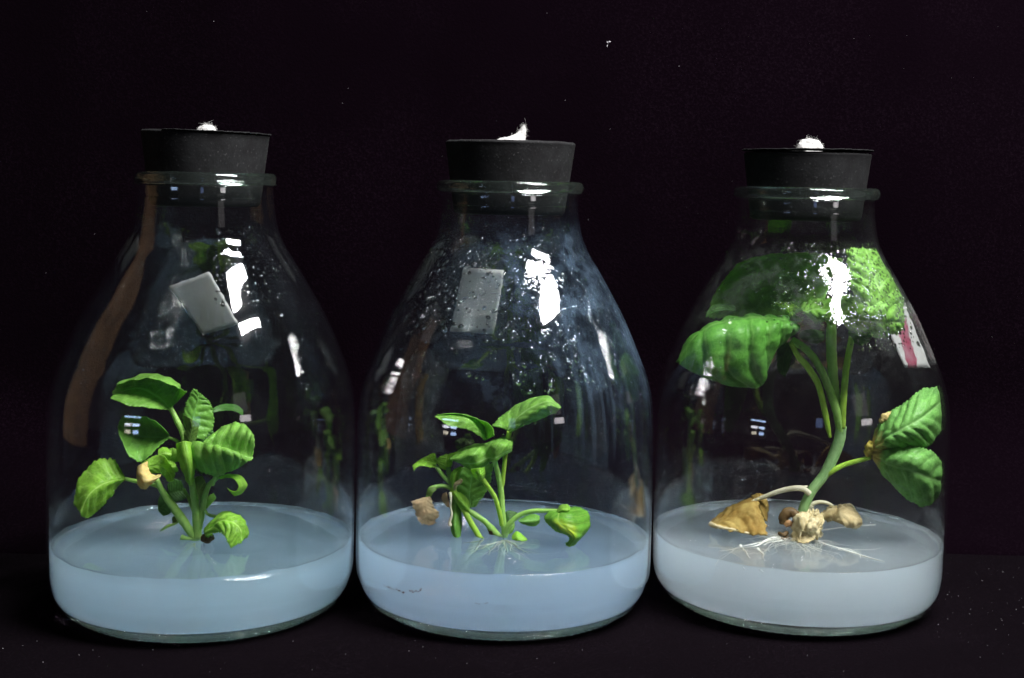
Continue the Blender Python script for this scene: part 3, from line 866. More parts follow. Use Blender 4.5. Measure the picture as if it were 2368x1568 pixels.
leaf(b, R_, [[(432,1030,-3),(426,1010,-2),(430,985,-1),(424,960,0)], [(440,1040,-3),(440,1010,-3),(445,990,-3),(440,968,-3)], [(450,1030,-2),(455,1010,-1),(458,995,0),(460,980,1)]], L_olive, quilt=.3, serr=.3)
stem(b, R_, [(452,1262,0,1.5),(456,1225,0,1.6),(452,1170,0,1.3),(444,1120,1,1.1),(434,1060,1,1.0),(428,1015,0,.9)], M_stem)
stem(b, R_, [(428,1030,-1,.9),(422,1000,-1,1.0),(408,970,-1,.95),(395,943,0,.8)], M_stem, 'petiole')
stem(b, R_, [(452,1248,0,1.2),(424,1205,-2,1.5),(398,1168,-3,1.3),(375,1135,-4,1.0),(362,1108,-6,.9)], M_stem)
stem(b, R_, [(456,1240,0,1.2),(466,1195,0,1.0),(474,1150,0,.9),(484,1122,-1,.8),(503,1104,-3,.8)], M_stem)
stem(b, R_, [(458,1225,1,.8),(462,1185,2,.7),(470,1150,2,.6),(482,1118,1,.5)], M_stem_dark)
stem(b, R_, [(455,1200,2,.7),(440,1160,3,.7),(425,1130,4,.5)], M_stem_dark)
stem(b, R_, [(372,1128,-4,.6),(345,1118,-4,.7),(310,1112,-3,.7),(286,1106,-2,.6)], M_stem, 'petiole')
stem(b, R_, [(391,1012,0,.5),(410,1020,0,.6),(426,1040,0,.7)], M_stem_dark, 'petiole')
stem(b, R_, [(474,1180,-1,.5),(482,1190,-2,.5),(500,1194,-3,.5),(516,1190,-4,.5)], M_stem_dark, 'petiole')
stem(b, R_, [(492,1120,-3,.7),(496,1108,-5,.7),(502,1098,-6,.8)], M_stem, 'petiole')
stem(b, R_, [(419,1243,-2,1.1),(430,1246,-2,.9),(448,1250,-1,.8)], M_stem_dark, 'leaf_stub')
stem(b, R_, [(371,1228,-3,.25),(390,1216,-3,.5),(410,1208,-2,.35),(416,1192,-2,.25)], M_stem_dark, 'leaf_stub')
stem(b, R_, [(470,1244,-5,1.2),(480,1246,-6,1.7),(492,1240,-6,1.2)], M_brown, 'leaf_stub', wob=.5)

leaf(b, R_, [[(452,1078,2),(458,1060,3),(474,1050,4)], [(456,1090,0),(466,1074,0),(482,1062,1)], [(466,1098,1),(478,1088,1),(488,1076,2)]], L_olive, quilt=.4)
leaf(b, R_, [[(372,1076,0),(384,1064,1),(400,1066,1)], [(376,1090,-3),(392,1080,-4),(408,1078,-3)], [(388,1100,-2),(402,1094,-3),(412,1090,-2)]], L_lime, quilt=.4, serr=.3)
leaf(b, R_, [[(430,1200,4),(414,1190,5),(398,1196,6)], [(432,1212,3),(416,1208,3),(400,1212,4)]], L_olive, quilt=.3)
leaf(b, R_, [[(470,1170,3),(480,1150,4),(494,1140,5)], [(474,1180,2),(488,1166,2),(500,1152,3)]], L_deep, quilt=.3)

# --- middle plant
b = BOT[1]
p0 = atY(1163, 1250, b.y)
PM = thing('slender_plant', 'slender two-shoot seedling with broad curved leaves on upright stalks in the middle bottle', 'plant', (p0[0], p0[1], b.hg), 'seedlings growing in the three bottles')
R_ = PM
leaf(b, R_, [[(1121,1018,0),(1100,1002,-3),(1078,992,-6),(1043,986,-8),(1007,965,-8)], [(1123,1017,0),(1104,990,-2),(1080,972,-5),(1045,968,-6),(1007,963,-7)],
             [(1127,1016,1),(1118,985,2),(1090,963,2),(1050,957,0),(1010,960,-5)], [(1143,1008,-4),(1136,984,-3),(1096,966,-3),(1055,957,-3),(1012,959,-6)]], L_top, quilt=.45, mid=.4, serr=.4)
leaf(b, R_, [[(1137,985,0),(1160,962,5),(1196,936,7),(1235,920,6),(1268,917,3),(1293,935,-1)], [(1160,990,0),(1180,966,2),(1208,940,3),(1240,926,2),(1269,922,0),(1295,938,-2)],
             [(1176,997,-1),(1192,974,-2),(1219,950,-3),(1246,936,-4),(1271,929,-4),(1296,941,-3)], [(1182,998,-3),(1206,980,-5),(1229,961,-7),(1252,946,-8),(1274,938,-7),(1294,946,-5)],
             [(1184,999,0),(1212,984,0),(1238,976,0),(1262,964,-1),(1284,954,-2),(1291,949,-3)]], L_top, quilt=.4, mid=.45, serr=.3, nu=52, label='largest upper leaf arching up to the right')
leaf(b, R_, [[(1041,1058,0),(1064,1040,3),(1090,1030,5),(1119,1025,2),(1145,1015,5),(1170,1011,5),(1184,1014,1)], [(1039,1061,-4),(1065,1054,-4),(1092,1046,-6),(1121,1040,-3),(1144,1028,-7),(1168,1024,-7),(1186,1024,-3)],
             [(1046,1065,-4),(1068,1066,-5),(1096,1064,-6),(1126,1054,-4),(1144,1052,-9),(1164,1044,-8),(1185,1036,-4)], [(1062,1070,-2),(1085,1080,-3),(1106,1080,-4),(1130,1066,-5),(1144,1067,-8),(1161,1055,-6),(1183,1043,-3)],
             [(1066,1072,3),(1090,1088,4),(1112,1084,4),(1131,1070,1),(1142,1060,-2),(1158,1050,-1),(1178,1038,2)]], L_top, quilt=.5, nvein=8, mid=.6, serr=.2, nu=60, nv=36, label='heart-shaped two-lobed leaf in the centre')
leaf(b, R_, [[(1109,1113,-5),(1098,1104,-6),(1088,1086,-7)], [(1112,1113,-7),(1109,1100,-10),(1105,1083,-10)], [(1118,1110,-5),(1122,1098,-7),(1121,1080,-7)]], L_lime, quilt=.6, serr=.6)
leaf(b, R_, [[(1008,1081,-2),(990,1080,-5),(972,1077,-7),(957,1087,-8)], [(1009,1074,0),(992,1067,-1),(974,1068,-3),(955,1079,-6)], [(1011,1066,3),(1003,1049,4),(980,1059,2),(956,1074,-1)]], L_lime, quilt=.5, serr=.5)
leaf(b, R_, [[(1018,1082,-1),(1010,1068,-3),(1016,1057,-4)], [(1032,1087,0),(1032,1066,-1),(1034,1050,-1)], [(1043,1080,0),(1050,1060,1),(1058,1045,0)]], L_lime, quilt=.5, serr=.4)
leaf(b, R_, [[(1046,1130,0),(1041,1105,-1),(1048,1088,-2),(1067,1078,0)], [(1047,1130,-1),(1050,1108,-3),(1056,1092,-3),(1067,1078,0)], [(1049,1130,0),(1058,1112,0),(1063,1096,0),(1068,1079,0)]], L_lime, quilt=.1, serr=.1)
leaf(b, R_, [[(1080,1173,5),(1056,1150,7),(1048,1120,8),(1060,1085,9)], [(1090,1174,6),(1086,1145,8),(1090,1110,10),(1096,1070,11)], [(1100,1172,6),(1118,1148,8),(1132,1115,9),(1140,1070,9)]], L_deep, quilt=.5, label='broad shaded leaf hanging behind the stalks')
leaf(b, R_, [[(1087,1180,-1),(1083,1158,0),(1068,1142,0),(1050,1135,0)], [(1086,1182,-3),(1075,1168,-4),(1062,1154,-4),(1050,1140,-2)], [(1084,1184,-2),(1072,1184,-2),(1060,1170,-2),(1051,1146,-1)]], L_lime, quilt=.3)
leaf(b, R_, [[(980,1150,-5),(954,1162,-6),(962,1188,-6),(969,1208,-6)], [(986,1150,-5),(980,1166,-6),(986,1190,-6),(988,1214,-5)], [(993,1148,-5),(1001,1168,-5),(1014,1188,-4),(1006,1211,-3)]], L_tan, name='withered_leaf', label='flat greyish brown withered leaf hanging at the left', quilt=.2, serr=.5, rag=.8)
leaf(b, R_, [[(1008,1125,-3),(990,1130,-4),(984,1152,-4)], [(1010,1132,-4),(1000,1142,-5),(994,1156,-5)]], L_olive, quilt=.1, serr=.1)
leaf(b, R_, [[(1047,1150,2),(1043,1180,0),(1041,1215,-2),(1050,1246,-4)], [(1054,1148,1),(1054,1180,-2),(1052,1215,-5),(1057,1249,-5)], [(1062,1152,2),(1067,1185,0),(1067,1215,-1),(1065,1246,-3)]], L_deep, quilt=.3, serr=.2, label='long narrow leaf hanging to the gel')
leaf(b, R_, [[(1024,1142,-1),(1022,1155,-1),(1034,1172,-1)], [(1032,1138,-2),(1036,1154,-3),(1040,1172,-2)]], L_tan, name='withered_leaf', quilt=.2)
leaf(b, R_, [[(1294,1182,-2),(1268,1184,-5),(1261,1202,-8),(1283,1226,-10),(1316,1241,-12),(1308,1259,-12)], [(1300,1180,-4),(1288,1186,-9),(1285,1204,-12),(1303,1222,-14),(1324,1242,-14),(1312,1262,-12)],
             [(1306,1180,-4),(1312,1184,-9),(1322,1202,-12),(1330,1222,-13),(1335,1244,-13),(1316,1264,-12)], [(1308,1178,0),(1334,1172,0),(1356,1181,-2),(1364,1200,-4),(1359,1229,-6),(1326,1262,-10)]], L_yel, quilt=.45, serr=.35, mid=.4, nu=52, label='drooping leaf with a yellow patch at the right')
leaf(b, R_, [[(1288,1180,-6),(1296,1168,-6),(1312,1167,-6),(1320,1174,-6)], [(1290,1184,-9),(1300,1178,-10),(1312,1178,-10),(1318,1178,-8)], [(1300,1190,-9),(1306,1187,-10),(1312,1184,-10),(1317,1180,-8)]], L_lime, quilt=.1, serr=.1)
leaf(b, R_, [[(1170,1207,4),(1171,1182,5),(1192,1184,6),(1202,1194,5)], [(1172,1213,3),(1180,1200,4),(1190,1196,5),(1200,1198,5)]], L_dark, quilt=.2)
leaf(b, R_, [[(1198,1203,4),(1215,1194,6),(1235,1189,7),(1248,1194,7)], [(1200,1206,2),(1218,1204,3),(1235,1203,4),(1248,1202,5)], [(1205,1210,3),(1220,1215,4),(1237,1217,5),(1247,1208,6)]], L_deep, quilt=.3)
leaf(b, R_, [[(1184,1239,-3),(1195,1229,-3),(1207,1236,-4),(1219,1247,-5)], [(1184,1246,-5),(1195,1241,-6),(1205,1244,-6),(1218,1249,-6)], [(1188,1250,-5),(1196,1250,-7),(1205,1251,-7),(1216,1252,-6)]], L_lime, quilt=.3, serr=.5, label='tiny serrated leaf lying on the gel')
stem(b, R_, [(1166,1256,0,1.0),(1167,1235,0,1.05),(1162,1186,0,1.0),(1159,1139,0,1.0),(1153,1103,-1,.95),(1143,1061,-4,.85)], M_stem)
stem(b, R_, [(1160,1130,0,.7),(1163,1110,0,.7),(1168,1060,0,.75),(1172,1030,0,.75),(1178,998,-1,.9)], M_stem_lime, 'petiole')
stem(b, R_, [(1160,1215,-1,.7),(1156,1190,-2,.8),(1145,1152,-3,.8),(1132,1130,-4,.8),(1116,1108,-5,.8)], M_stem_lime)
stem(b, R_, [(1116,1256,-3,.7),(1110,1244,-3,.95),(1091,1212,-3,1.0),(1072,1177,-2,1.0),(1055,1148,-1,1.0),(1046,1128,0,1.2)], M_stem_lime)
stem(b, R_, [(1046,1132,0,1.1),(1041,1105,0,.9),(1036,1080,0,.8)], M_stem_dark)
stem(b, R_, [(1038,1115,0,.6),(1028,1104,-1,.7),(1014,1086,-1,.65),(1006,1076,-1,.5)], M_stem, 'petiole')
stem(b, R_, [(1044,1130,0,.7),(1028,1124,-1,.7),(1010,1125,-2,.7),(996,1132,-3,.9),(988,1150,-4,.6)], M_stem_dark, 'petiole')
stem(b, R_, [(1084,1180,-2,.7),(1098,1190,-2,1.0),(1120,1205,-2,.9),(1142,1228,-1,1.2),(1160,1250,0,1.0)], M_stem)
stem(b, R_, [(1164,1238,0,.9),(1178,1212,-1,.9),(1200,1192,-1,.85),(1230,1182,-2,.8),(1262,1181,-3,.7),(1296,1181,-5,.6)], M_stem)
stem(b, R_, [(1165,1248,1,.6),(1178,1232,2,.8),(1186,1216,3,.7),(1184,1200,4,.5)], M_stem_dark)
stem(b, R_, [(1052,1132,-1,.5),(1054,1120,-2,.7),(1062,1115,-2,.8),(1068,1109,-2,.6)], M_tan, 'dry_stub')
stem(b, R_, [(1041,1139,-3,.55),(1043,1158,-4,.35),(1042,1172,-4,.3),(1045,1190,-5,.35),(1040,1206,-5,.5),(1041,1216,-5,.6)], M_cream_stem, 'dry_strand', wob=.4)
stem(b, R_, [(1130,1220,-1,.6),(1138,1228,-1,1.3),(1148,1238,-1,.6)], M_brown, 'dry_stub', wob=.4)
# roots inside the gel and lying at its surface
def roots(b, R, start, ends, r, m, name='roots', n=1, branch=2, spread=6, rng=None):
    so = Soup(); rng = rng or random.Random(3)
    S = np.array(start)
    for e in ends:
        E_ = np.array(e)
        for k in range(n):
            pts = [S]
            L = np.linalg.norm(E_-S)
            for t in (.25, .5, .75, 1.0):
                q = S+(E_-S)*t+np.array([rng.gauss(0, 1), rng.gauss(0, 1), rng.gauss(0, .25)])*L*.04
                q[2] = min(q[2], b.hg+.0002); q[2] = max(q[2], .005)
                pts.append(q)
            so.add(tube(pts, [r*MM*1.3, r*MM, r*MM*.9, r*MM*.7, r*MM*.35], 6, 16, .3))
            for _ in range(branch):
                t = rng.choice([1, 2, 3]); q = pts[t]
                d = np.array([rng.gauss(0, 1), rng.gauss(0, 1), rng.gauss(-.3, .5)]); d /= np.linalg.norm(d)
                L2 = spread*MM*rng.uniform(.3, 1)
                q2 = q+d*L2; q2[2] = min(max(q2[2], .005), b.hg)
                so.add(tube([q, (q+q2)/2+np.array([rng.gauss(0, 1), rng.gauss(0, 1), 0])*L2*.1, q2], [r*.45*MM, r*.3*MM, r*.15*MM], 5, 8))
    return so.build(name, m, R, loc=tuple(R.location))
gz = b.hg
A0 = atZ(1116, 1254, gz-.001); B0 = atZ(1166, 1254, gz-.001)
roots(b, R_, A0, [atZ(1082, 1312, gz-.006), atZ(1070, 1300, gz-.009)], .45, M_root_green)
roots(b, R_, B0, [atZ(1166, 1322, gz-.008), atZ(1128, 1318, gz-.007), atZ(1085, 1298, gz-.004), atZ(1230, 1306, gz-.005)], .42, M_root_green, branch=4, spread=11)
hairs = roots(b, R_, B0, [atZ(1166+90*math.cos(t), 1262+40*abs(math.sin(t))+rg.uniform(-8, 20), gz-.002) for t in np.linspace(0, 3.1, 12)], .12, M_root, name='fine_roots', branch=3, spread=9)

# --- right plant
b = BOT[2]
p0 = atY(1853, 1215, b.y)
PR = thing('tall_plant', 'tall thick-stemmed seedling with large quilted leaves and withered tan lower leaves in the right bottle', 'plant', (p0[0], p0[1], b.hg), 'seedlings growing in the three bottles')
R_ = PR
leaf(b, R_, [[(1830,752,5),(1800,738,10),(1770,742,13),(1720,748,14),(1660,765,11),(1600,795,3),(1564,838,-8)],
             [(1845,750,-2),(1818,736,-3),(1778,731,-3),(1724,730,-5),(1662,741,-8),(1608,770,-10),(1563,836,-12)],
             [(1849,757,-6),(1822,750,-10),(1785,752,-13),(1735,755,-16),(1672,770,-17),(1612,795,-16),(1562,838,-13)],
             [(1848,764,-7),(1823,766,-10),(1786,785,-14),(1742,800,-18),(1680,812,-18),(1622,828,-17),(1562,840,-13)],
             [(1843,768,-6),(1822,776,-8),(1788,808,-12),(1752,845,-16),(1688,856,-17),(1632,856,-16),(1562,841,-13)],
             [(1838,770,-5),(1818,784,-6),(1782,830,-9),(1768,885,-11),(1738,897,-12),(1662,883,-13),(1563,842,-13)]],
     m_leaf('leaf_big', (0.085, 0.31, 0.04), (0.20, 0.45, 0.10), nv=7.0, trans=.25), quilt=1.9, warp=0.04, slant=.12, nvein=7, mid=.2, serr=.3, nu=80, nv=50, label='largest leaf, deeply quilted, spreading left across the shoulder')
leaf(b, R_, [[(1812,747,2),(1814,725,1),(1795,702,0)], [(1835,750,2),(1826,724,0),(1820,700,0)], [(1857,741,2),(1836,724,1),(1848,711,0)]], L_lime, quilt=.3, serr=.6, label='small ragged bright leaf behind the largest one')
leaf(b, R_, [[(1962,742,-20),(1972,690,-22),(1962,645,-21),(1960,605,-18),(1956,580,-15)], [(1992,754,-21),(2002,700,-25),(1994,645,-22),(1985,605,-19),(1976,574,-14)],
             [(2030,762,-19),(2036,705,-22),(2026,645,-19),(2012,605,-15),(2000,576,-10)], [(2064,762,-13),(2066,705,-15),(2056,648,-13),(2038,608,-9),(2020,578,-5)],
             [(2090,752,-5),(2087,710,-5),(2076,655,-3),(2056,612,-1),(2034,582,1)]], L_top, quilt=1.1, crumple=.55, nvein=6, serr=.5, rag=1.0, nu=64, nv=46, label='crinkled bright leaf pressed against the upper right shoulder')
leaf(b, R_, [[(1850,706,-2),(1885,692,2),(1925,690,0),(1978,682,-6)], [(1854,716,-8),(1888,706,-8),(1928,706,-10),(1980,702,-14)], [(1862,726,-10),(1890,726,-14),(1930,728,-16),(1982,725,-18)],
             [(1872,733,-6),(1892,744,-11),(1930,748,-12),(1985,750,-15)]], L_top, quilt=.9, crumple=.5, serr=.5, rag=.9, label='crinkled leaf edge crowded under the condensation')
leaf(b, R_, [[(1940,704,-14),(1988,696,-24),(2040,700,-22),(2084,708,-11)], [(1944,728,-17),(1994,728,-26),(2046,728,-23),(2090,734,-10)], [(1952,748,-15),(1998,756,-22),(2048,762,-19),(2088,756,-9)],
             [(1960,760,-9),(2002,774,-14),(2048,778,-12),(2078,768,-6)]], L_top, quilt=1.0, crumple=.5, serr=.5, rag=1.0, nu=50, nv=36)
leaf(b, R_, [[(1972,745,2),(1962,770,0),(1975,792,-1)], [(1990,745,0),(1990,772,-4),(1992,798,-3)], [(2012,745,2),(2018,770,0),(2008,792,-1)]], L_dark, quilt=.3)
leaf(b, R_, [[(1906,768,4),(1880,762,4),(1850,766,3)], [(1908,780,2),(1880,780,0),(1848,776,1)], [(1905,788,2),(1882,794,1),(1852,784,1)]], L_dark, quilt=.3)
leaf(b, R_, [[(1905,700,8),(1855,720,14),(1780,735,18),(1690,738,14),(1640,735,8)], [(1915,670,12),(1850,668,20),(1780,668,24),(1700,672,18),(1648,690,10)],
             [(1925,640,12),(1870,618,18),(1800,605,18),(1725,615,12),(1680,640,8)], [(1950,600,8),(1900,588,12),(1830,585,12),(1760,590,8),(1705,610,5)]], L_deep, quilt=.6, nvein=6, serr=.4, label='dim wide leaf behind the condensation at the upper left')
leaf(b, R_, [[(1634,722,-2),(1650,706,0),(1680,703,2),(1700,708,3)], [(1632,735,-3),(1655,722,-3),(1680,718,-1),(1700,720,1)]], L_dark, quilt=.3)
leaf(b, R_, [[(1820,790,4),(1800,806,3),(1796,836,2),(1800,860,1)], [(1836,800,4),(1830,830,2),(1825,850,1),(1815,872,1)]], L_dark, quilt=.3)
# hanging two-lobed leaf at the right
leaf(b, R_, [[(2012,1030,0),(2042,965,-2),(2085,938,-3),(2120,908,-2),(2166,893,1)], [(2014,1036,-3),(2054,993,-9),(2095,968,-12),(2135,942,-10),(2176,912,0)],
             [(2016,1042,-3),(2060,1018,-12),(2105,1002,-14),(2147,982,-11),(2180,948,0)], [(2018,1046,-1),(2065,1036,-7),(2114,1036,-8),(2152,1030,-6),(2176,995,0)]], L_base, quilt=1.1, nvein=7, serr=.5, nu=60, nv=40, label='upper lobe of the hanging leaf, tan at its base')
leaf(b, R_, [[(2014,1040,-1),(2060,1036,-7),(2110,1032,-9),(2152,1044,-7),(2181,1070,-1)], [(2016,1050,-3),(2060,1062,-11),(2108,1066,-14),(2150,1082,-11),(2184,1100,0)],
             [(2018,1058,-3),(2052,1088,-9),(2100,1112,-11),(2146,1130,-9),(2180,1130,0)], [(2020,1064,0),(2045,1100,-3),(2082,1140,-4),(2128,1170,-3),(2160,1160,0)]], L_base, quilt=1.0, crumple=.4, nvein=6, serr=.5, nu=60, nv=40, label='lower lobe of the hanging leaf, tan at its base')
stem(b, R_, [(2009,1060,-1,.8),(2008,1048,-2,1.2),(2012,1034,-3,1.4),(2018,1022,-3,1.1)], m_plain('yellow_edge', (.50,.42,.06), (.60,.50,.12), 500, .6, .2, .3), 'leaf_margin', wob=.8)
stem(b, R_, [(2036,978,-4,.7),(2044,966,-4,1.3),(2056,962,-4,1.2),(2068,960,-5,.7)], m_plain('tan_edge', (.58,.45,.16), (.66,.55,.26), 500, .6, .2, .3), 'leaf_margin', wob=.8)
# stems
stem(b, R_, [(1850,1224,0,1.6),(1856,1183,0,1.65),(1876,1137,0,1.75),(1905,1099,0,1.8),(1925,1060,0,1.95),(1940,1020,0,2.0),(1946,985,0,1.9)], M_stem_blue, wob=.08)
stem(b, R_, [(1920,1012,-2,.5),(1914,985,-2,.9),(1907,949,-2,1.0),(1892,889,-3,1.1),(1867,848,-4,1.15),(1846,824,-4,1.0),(1828,792,-4,.8)], M_stem_lime, 'petiole')
stem(b, R_, [(1946,1002,-1,1.0),(1936,955,-1,1.4),(1918,902,-1,1.4),(1895,848,-1,1.3),(1866,810,-1,1.3),(1830,785,0,1.3)], M_stem, 'petiole')
stem(b, R_, [(1944,1000,1,1.5),(1934,935,1,1.6),(1927,874,1,1.7),(1923,820,1,1.8),(1922,775,2,1.8),(1924,735,3,1.4),(1926,712,3,.9)], M_stem, 'petiole')
stem(b, R_, [(1948,990,-1,1.1),(1950,935,-1,1.15),(1955,870,-1,1.15),(1962,820,-1,1.1),(1973,768,0,1.1),(1981,738,-1,1.0),(1988,712,-3,.8)], M_stem_lime, 'petiole')
stem(b, R_, [(1903,1104,0,.9),(1925,1089,-1,1.0),(1955,1074,-1,.85),(2012,1058,-2,.8)], M_stem_lime, 'petiole')
stem(b, R_, [(1843,826,-4,.3),(1856,834,-4,.5),(1868,838,-4,.25)], M_brown, 'leaf_stub')
# withered lower leaves
def dry(rails, m, label=None, **kw):
    kw.setdefault('quilt', .15); kw.setdefault('serr', .3); kw.setdefault('crumple', .5); kw.setdefault('rag', .7)
    return leaf(b, R_, rails, m, name='withered_leaf', label=label, thick=.0003, **kw)
dry([[(1640,1211,3),(1668,1186,5),(1698,1166,7),(1733,1152,7),(1757,1143,7)], [(1642,1214,-1),(1672,1197,-2),(1705,1183,-3),(1738,1168,-4),(1754,1172,-3)],
     [(1645,1217,-3),(1675,1209,-5),(1710,1204,-7),(1745,1202,-8),(1765,1206,-7)], [(1640,1216,-5),(1678,1224,-8),(1708,1229,-10),(1744,1236,-12),(1776,1235,-10)]], M_amber, 'large amber withered leaf folded like a tent on the gel', crumple=.55, quilt=.5, rag=.9)
dry([[(1738,1146,6),(1757,1141,4),(1772,1150,4)], [(1745,1165,3),(1760,1168,1),(1776,1178,3)], [(1754,1190,1),(1766,1200,0),(1773,1204,2)]], M_amber, crumple=.3)
stem(b, R_, [(1642,1211,-4,.8),(1665,1219,-7,.5),(1695,1225,-9,.45),(1730,1233,-11,.4),(1774,1236,-10,.4)], M_cream, 'leaf_margin', wob=.7)
dry([[(1848,1186,-2),(1834,1212,-5),(1829,1250,-8)], [(1862,1183,-4),(1852,1210,-9),(1846,1236,-12),(1846,1254,-11)][0:1]+[(1855,1214,-11),(1848,1254,-12)], [(1878,1186,-3),(1872,1208,-7),(1864,1240,-8)], [(1890,1178,-1),(1884,1206,-9),(1870,1222,-12)]],
    M_cream, 'crumpled cream withered leaf at the foot of the stem', crumple=1.5, nu=50, nv=50, serr=.7, rag=1.3)
dry([[(1868,1184,0),(1884,1180,-1),(1900,1186,1)], [(1862,1212,-9),(1884,1208,-11),(1905,1214,-6)], [(1852,1228,-12),(1874,1226,-14),(1901,1228,-8)], [(1850,1236,-9),(1872,1240,-10),(1898,1243,-7)]],
    M_cream, crumple=1.6, nu=44, nv=44, serr=.8, rag=1.3)
dry([[(1842,1240,-10),(1862,1236,-12),(1886,1236,-10)], [(1846,1254,-13),(1864,1256,-14),(1884,1248,-12)]], M_tan, crumple=1.0, rag=.9)
dry([[(1922,1203,-1),(1940,1171,2),(1963,1168,3)], [(1935,1208,-5),(1957,1192,-5),(1982,1188,0)], [(1950,1214,-8),(1972,1208,-8),(1987,1202,-3)], [(1958,1216,-4),(1975,1220,-5),(1989,1212,-1)]], M_tan, 'tan cupped withered leaf at the right of the stem', crumple=.9, rag=1.0)
dry([[(1900,1190,2),(1916,1172,3),(1936,1170,3)], [(1900,1197,-1),(1918,1188,-3),(1934,1180,-2)], [(1906,1203,-1),(1920,1205,-2),(1928,1200,-2)]], M_tan, crumple=.5)
stem(b, R_, [(1938,1172,3,.4),(1965,1168,3,.5),(1980,1185,1,.45),(1989,1202,-1,.6),(1982,1216,-4,.9),(1970,1219,-5,.7)], M_cream, 'leaf_margin', wob=.7)
stem(b, R_, [(1740,1160,2,.6),(1772,1147,0,.75),(1805,1135,-1,.85),(1838,1129,-2,.95),(1858,1131,-2,1.0),(1873,1142,-2,1.0)], M_cream_stem, 'dry_petiole')
stem(b, R_, [(1845,1130,-2,.6),(1858,1127,-2,.55),(1868,1124,-2,.25)], M_cream_stem, 'dry_petiole')
stem(b, R_, [(1866,1178,1,.7),(1878,1166,1,.8),(1895,1161,1,.65),(1912,1163,1,.6),(1926,1170,1,.5)], M_cream_stem, 'dry_petiole')
stem(b, R_, [(1866,1184,1,.7),(1872,1176,1,1.1),(1876,1168,1,1.0)], M_cream_stem, 'dry_petiole', wob=.6)
stem(b, R_, [(1812,1211,-2,1.6),(1813,1193,-2,1.7),(1826,1184,-2,1.7),(1839,1190,-2,1.7),(1843,1206,-2,1.5)], M_brown, 'brown_stub', wob=.25)
stem(b, R_, [(1815,1216,-5,.7),(1824,1210,-5,1.1),(1833,1214,-5,.7)], m_plain('reddish', (.32,.17,.07), (.45,.27,.12), 400, .5, .3), 'brown_stub', wob=.5)
stem(b, R_, [(1848,1197,0,1.4),(1846,1210,-1,1.2),(1843,1226,-2,.8)], M_stem_dark, 'brown_stub')
stem(b, R_, [(1800,1233,-5,.5),(1812,1236,-6,.8),(1822,1232,-5,.5)], M_brown, 'brown_stub', wob=.9)
stem(b, R_, [(1806,1246,-8,.5),(1818,1248,-8,.7),(1826,1244,-8,.4)], M_brown, 'brown_stub', wob=.9)
gz = b.hg
rgr = random.Random(11)
S0 = atZ(1830, 1240, gz-.0002)
roots(b, R_, S0, [atZ(1677, 1278, gz+.0001), atZ(1760, 1262, gz), atZ(2010, 1212, gz), atZ(2040, 1300, gz)], .36, M_root, branch=5, spread=12, rng=rgr)
roots(b, R_, atZ(1712, 1262, gz), [atZ(1735, 1310, gz-.004)], .45, M_root, branch=3, spread=6, rng=rgr)
roots(b, R_, atZ(1752, 1270, gz), [atZ(1776, 1318, gz-.004)], .45, M_root, branch=3, spread=6, rng=rgr)
roots(b, R_, S0, [atZ(1835+rgr.uniform(-190, 190), 1252+rgr.uniform(0, 55), gz-rgr.uniform(0, .003)) for _ in range(26)], .2, M_root, name='fine_roots', branch=6, spread=14, rng=rgr)
so = Soup()
for _ in range(170):
    p = atZ(1812+rgr.gauss(0, 26), 1243+rgr.gauss(0, 9), gz)
    q = p+np.array([rgr.gauss(0, .003), rgr.gauss(0, .003), abs(rgr.gauss(0, .0007))])
    so.add(tube([p, (p+q)/2+np.array([0, 0, .0004]), q], [5e-5, 5e-5, 3e-5], 4, 5))
fz = so.build('root_fuzz', M_root, R_, loc=tuple(R_.location)); fz['kind'] = 'stuff'
rgm = random.Random(12)
so = Soup()
for _ in range(8):
    # shallow roots below the left plant's collar
    p = atZ(452, 1258, BOT[0].hg-.0005); q = atZ(452+rgm.uniform(-60, 70), 1275+rgm.uniform(0, 30), BOT[0].hg-.004)
    so.add(tube([p, (p+q)/2+np.array([rgm.gauss(0, .001), 0, 0]), q], [1.6e-4, 1.2e-4, 6e-5], 5, 8))
so.build('roots', M_root_green, PL, loc=tuple(PL.location))

# ------------------------------------------------------------------ paper labels stuck on the far side
def wall_patch(b, quad, m, name, parent, nx=14, ny=14, off=.00012, rag=0.0, thick=.00012, label=None):
    q = [np.array(c, float) for c in quad]      # TL TR BR BL
    top, bot = [], []
    for j in range(ny):
        for i in range(nx):
            u, v = i/(nx-1), j/(ny-1)
            p = (q[0]*(1-u)+q[1]*u)*(1-v)+(q[3]*(1-u)+q[2]*u)*v
            if rag and (i in (0, nx-1) or j in (0, ny-1)):
                p = p+np.array([random.uniform(-1, 1), random.uniform(-1, 1)])*rag
            w_ = on_wall(b, p[0], p[1], True, off)
            d = np.array([w_[0]-b.x, w_[1]-b.y, 0]); d /= np.linalg.norm(d)
            top.append(w_); bot.append(w_+d*thick)
    V = top+bot; n = nx*ny; F_ = []
    for j in range(ny-1):
        for i in range(nx-1):
            a = j*nx+i
            F_.append((a, a+1, a+nx+1, a+nx)); F_.append((n+a, n+a+nx, n+a+nx+1, n+a+1))
    edge = [i for i in range(nx)]+[j*nx+nx-1 for j in range(1, ny)]+[(ny-1)*nx+i for i in range(nx-2, -1, -1)]+[j*nx for j in range(ny-2, 0, -1)]
    for k in range(len(edge)):
        a, c = edge[k], edge[(k+1) % len(edge)]
        F_.append((a, n+a, n+c, c))
    o = mesh_obj(name, V, F_, m, parent, loc=tuple(parent.location))
    if label: o['label'] = label
    return o
wall_patch(BOT[0], [(391, 663), (485, 628), (552, 750), (470, 775)], M_paper, 'paper_label', BOT[0].root, rag=1.5, label='tilted blank white paper label')
